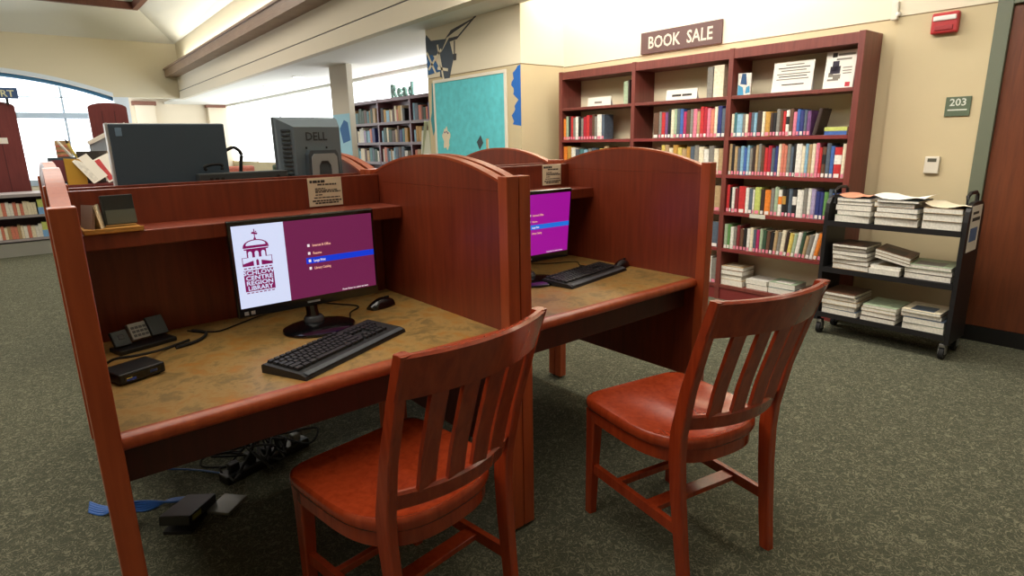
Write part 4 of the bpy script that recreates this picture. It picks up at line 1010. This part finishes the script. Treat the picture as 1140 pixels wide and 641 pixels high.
# supply cabinet with clutter
sc = thing('supply_cabinet', 'reddish wood cabinet with clutter behind the carrels', 'cabinet', (.55, 3.2, 0))
MB().box(-.45, .45, 0, .5, .08, 1.10).obj('case', W_ENDP, sc)
MB().box(-.47, .47, -.03, .52, 1.10, 1.135).obj('top_panel', W_ENDP, sc)
MB().box(-.42, .42, .03, .48, 0, .08).obj('plinth', DK, sc)
for x in (-.435, .015): 
    dd = MB().box(x, x+.42, -.018, 0, .12, 1.06, .004).obj('door', W_ENDP, sc)
    MB().box(x+(.38 if x < 0 else .02), x+(.40 if x < 0 else .04), -.03, -.018, .7, .82).obj('handle', STEEL, dd)
zt2 = 1.1355
o = thing('framed_box', 'dark framed box with maroon panel at left end of the cabinet', 'box', (.20, 3.30, zt2))
MB().box(-.085, .06, 0, .10, 0, .165).obj('case', SLATE, o); MB().box(-.07, .07, -.004, 0, .02, .15).obj('panel', mat('maroon_panel', rgb(120, 60, 70), .6), o)
o = thing('file_holder', 'mustard yellow file holder on the cabinet', 'file holder', (.235, 3.22, zt2))
MB().prism([(-.045, 0), (.055, 0), (.055, .12), (.03, .155), (-.045, .16)], 'y', 0, .06).obj('shell', mat('mustard', rgb(196, 150, 50), .6), o)
o = thing('cup', 'dark round wire cup of pens on the cabinet', 'cup', (.352, 3.385, zt2))
MB().lathe((0, 0, 0), [(.05, 0), (.075, .12), (.085, .20), (.08, .20), (.046, .01)], 16).obj('basket', mat('basket_dark', rgb(66, 64, 62), .6), o, True)
MB().lathe((0, 0, .12), [(.078, 0), (.081, .02)], 16).obj('band', mat('band_red', rgb(170, 70, 60), .6), o)
for i, (dx, ln, c, nm) in enumerate(((-.055, -.10, 'yellow', 'yellow'), (-.03, -.16, 'white', 'white'), (.02, .12, 'tan', 'tan'))):
    o = thing('pencil', 'tall %s pencil standing in the dark cup' % nm, 'pencil', (.352+dx*.5, 3.385, zt2+.012))
    MB().tube([(0, 0, 0), (ln*.9, 0, .24)], .009, 6).obj('shaft', bookmat(c), o); MB().tube([(ln*.9, 0, .24), (ln*1.0, 0, .27)], [.009, .002], 6).obj('tip', BLACK if c != 'white' else PAPER, o)
for i, (x, rz, c, nm) in enumerate(((.375, .2, 'white', 'white leaflet leaning in front of the dark cup'), (.455, -.3, 'red', 'red edged leaflet leaning right of the dark cup'), (.55, -.35, 'light blue', 'pale blue leaflet leaning near the rear monitor'))):
    o = thing('leaflet', nm, 'leaflet', (x, 3.19, zt2), rz)
    q = MB(); q.M = Matrix.Rotation(-.35, 4, 'X') @ Matrix.Rotation(-.5, 4, 'Y'); q.box(-.05, .05, 0, .004, .03, .20).obj('sheet', PAPER, o)
    q = MB(); q.M = Matrix.Rotation(-.35, 4, 'X') @ Matrix.Rotation(-.5, 4, 'Y'); q.box(-.04, -.01, -.001, 0, .04, .19).obj('print', bookmat(c), o)
o = thing('leaflet_rack', 'pale leaflet rack with grey cards leaning at back of the cabinet', 'rack', (.46, 3.51, zt2))
MB().prism([(-.10, 0), (.12, 0), (.12, .36), (.02, .30), (-.10, .24)], 'y', 0, .02).obj('board', mat('rack_grey', rgb(150, 160, 172), .6), o)
MB().prism([(-.10, .24), (.02, .30), (.12, .36), (.12, .385), (-.11, .26)], 'y', -.01, .025).obj('rim', PAPER, o)
o = thing('sorter', 'small brown letter sorter left of the dark cup', 'sorter', (.205, 3.48, zt2))
MB().box(-.03, .05, 0, .05, 0, .27).obj('case', bookmat('tan'), o)
for z in (.17, .20, .23): MB().box(-.032, .04, -.004, 0, z, z+.012).obj('slot', bookmat('salmon'), o)
# armchairs by the far windows
for i, (x, y, c, lb) in enumerate(((2.2, 9.3, 'red', 'red armchair left of the others by the far window'), (3.15, 9.7, 'salmon', 'salmon armchair in the middle by the far window'), (4.1, 9.9, 'dark green', 'dark green armchair right of the others by the far window'))):
    o = thingL('armchair', lb, 'armchair', (x, y, 0), .3*i)
    m_ = bookmat(c)
    MB().box(-.3, .3, -.3, .3, .2, .45, .04).obj('seat', m_, o); MB().box(-.3, .3, .22, .34, .45, 1.0, .04).obj('backrest', m_, o)
    for s in (-1, 1): MB().box(s*.34-.05, s*.34+.05, -.3, .3, .2, .65, .03).obj('armrest', m_, o)
    for s in (-1, 1):
        for t_ in (-1, 1): MB().box(s*.3-.02, s*.3+.02, t_*.26-.02, t_*.26+.02, 0, .2).obj('leg', BLACK, o)

# ================================================================== light
def area(name, loc, rot, sx, sy, power, col=(1, .93, .82)):
    l = bpy.data.lights.new(name, 'AREA'); l.shape = 'RECTANGLE'; l.size = sx; l.size_y = sy; l.energy = power; l.color = col
    o = bpy.data.objects.new(name, l); COL.objects.link(o); o.location = loc; o.rotation_euler = rot; return o
R0 = -A
area('coffer_fill', (-1.1, 1.5, 4.5), (0, 0, 0), 5, 5.5, 255)  # added fill lamp over desks and foreground, not a fixture of the coffer
area('coffer_fill_far', (-.5, 10.5, 4.5), (0, 0, 0), 5, 7, 330)  # added fill for the far half of the room, likewise no real fixture
# linear wall washer in the slot above the book sale
area('wall_wash', (4.14, 1.85, 3.08), (0, math.radians(-74), 0), .2, 2.9, 66, (1, .97, .91))
area('cove_strip', (fx(6)-.02, 6, 3.45), (PI, math.radians(25), -.031), .14, 22, 190, (1, .96, .80))
area('daylight_side', (5.8, 15, 1.8), (0, math.radians(90), 0), 1.6, 8, 120, (.92, .97, 1))
area('daylight_arch', (-.6, 19.3, 2.0), (math.radians(-90), 0, 0), 5, 2, 200, (.92, .97, 1))
area('daylight_clerestory', (5.8, 8.0, 2.4), (0, math.radians(80), 0), .4, 5, 60, (.95, .98, 1))
area('bookcase_fill', (3.3, .8, 2.75), (0, math.radians(-34), 0), .5, 5, 135, (1, .94, .84))  # added fill tilted at the bookcase front, no such lamp in the ceiling
wd = bpy.data.worlds.new('world'); bpy.context.scene.world = wd; wd.use_nodes = True
wd.node_tree.nodes['Background'].inputs['Color'].default_value = (.9, .95, 1, 1); wd.node_tree.nodes['Background'].inputs['Strength'].default_value = .3

# ================================================================== camera
cam = bpy.data.cameras.new('camera'); co = bpy.data.objects.new('camera', cam); COL.objects.link(co)
rx, ry, rz = -.243, -.0206, -.6887
fwd = Vector((-math.sin(rz)*math.cos(rx), math.cos(rz)*math.cos(rx), math.sin(rx)))
rt = Vector((math.cos(rz), math.sin(rz), 0)); up = rt.cross(fwd)
r2 = rt*math.cos(ry)+up*math.sin(ry); u2 = -rt*math.sin(ry)+up*math.cos(ry)
mw = Matrix((r2, u2, -fwd)).transposed().to_4x4(); mw.translation = (-.0924, -1.4307, 1.353)
co.matrix_world = mw
cam.sensor_width = 36; cam.lens = 665.46/1140*36; cam.clip_start = .05; cam.clip_end = 100
sc_ = bpy.context.scene; sc_.camera = co
sc_.view_settings.view_transform = 'Standard'; sc_.view_settings.look = 'None'; sc_.view_settings.exposure = 0
sc_.cycles.use_denoising = True
sc_.cycles.max_bounces = 8
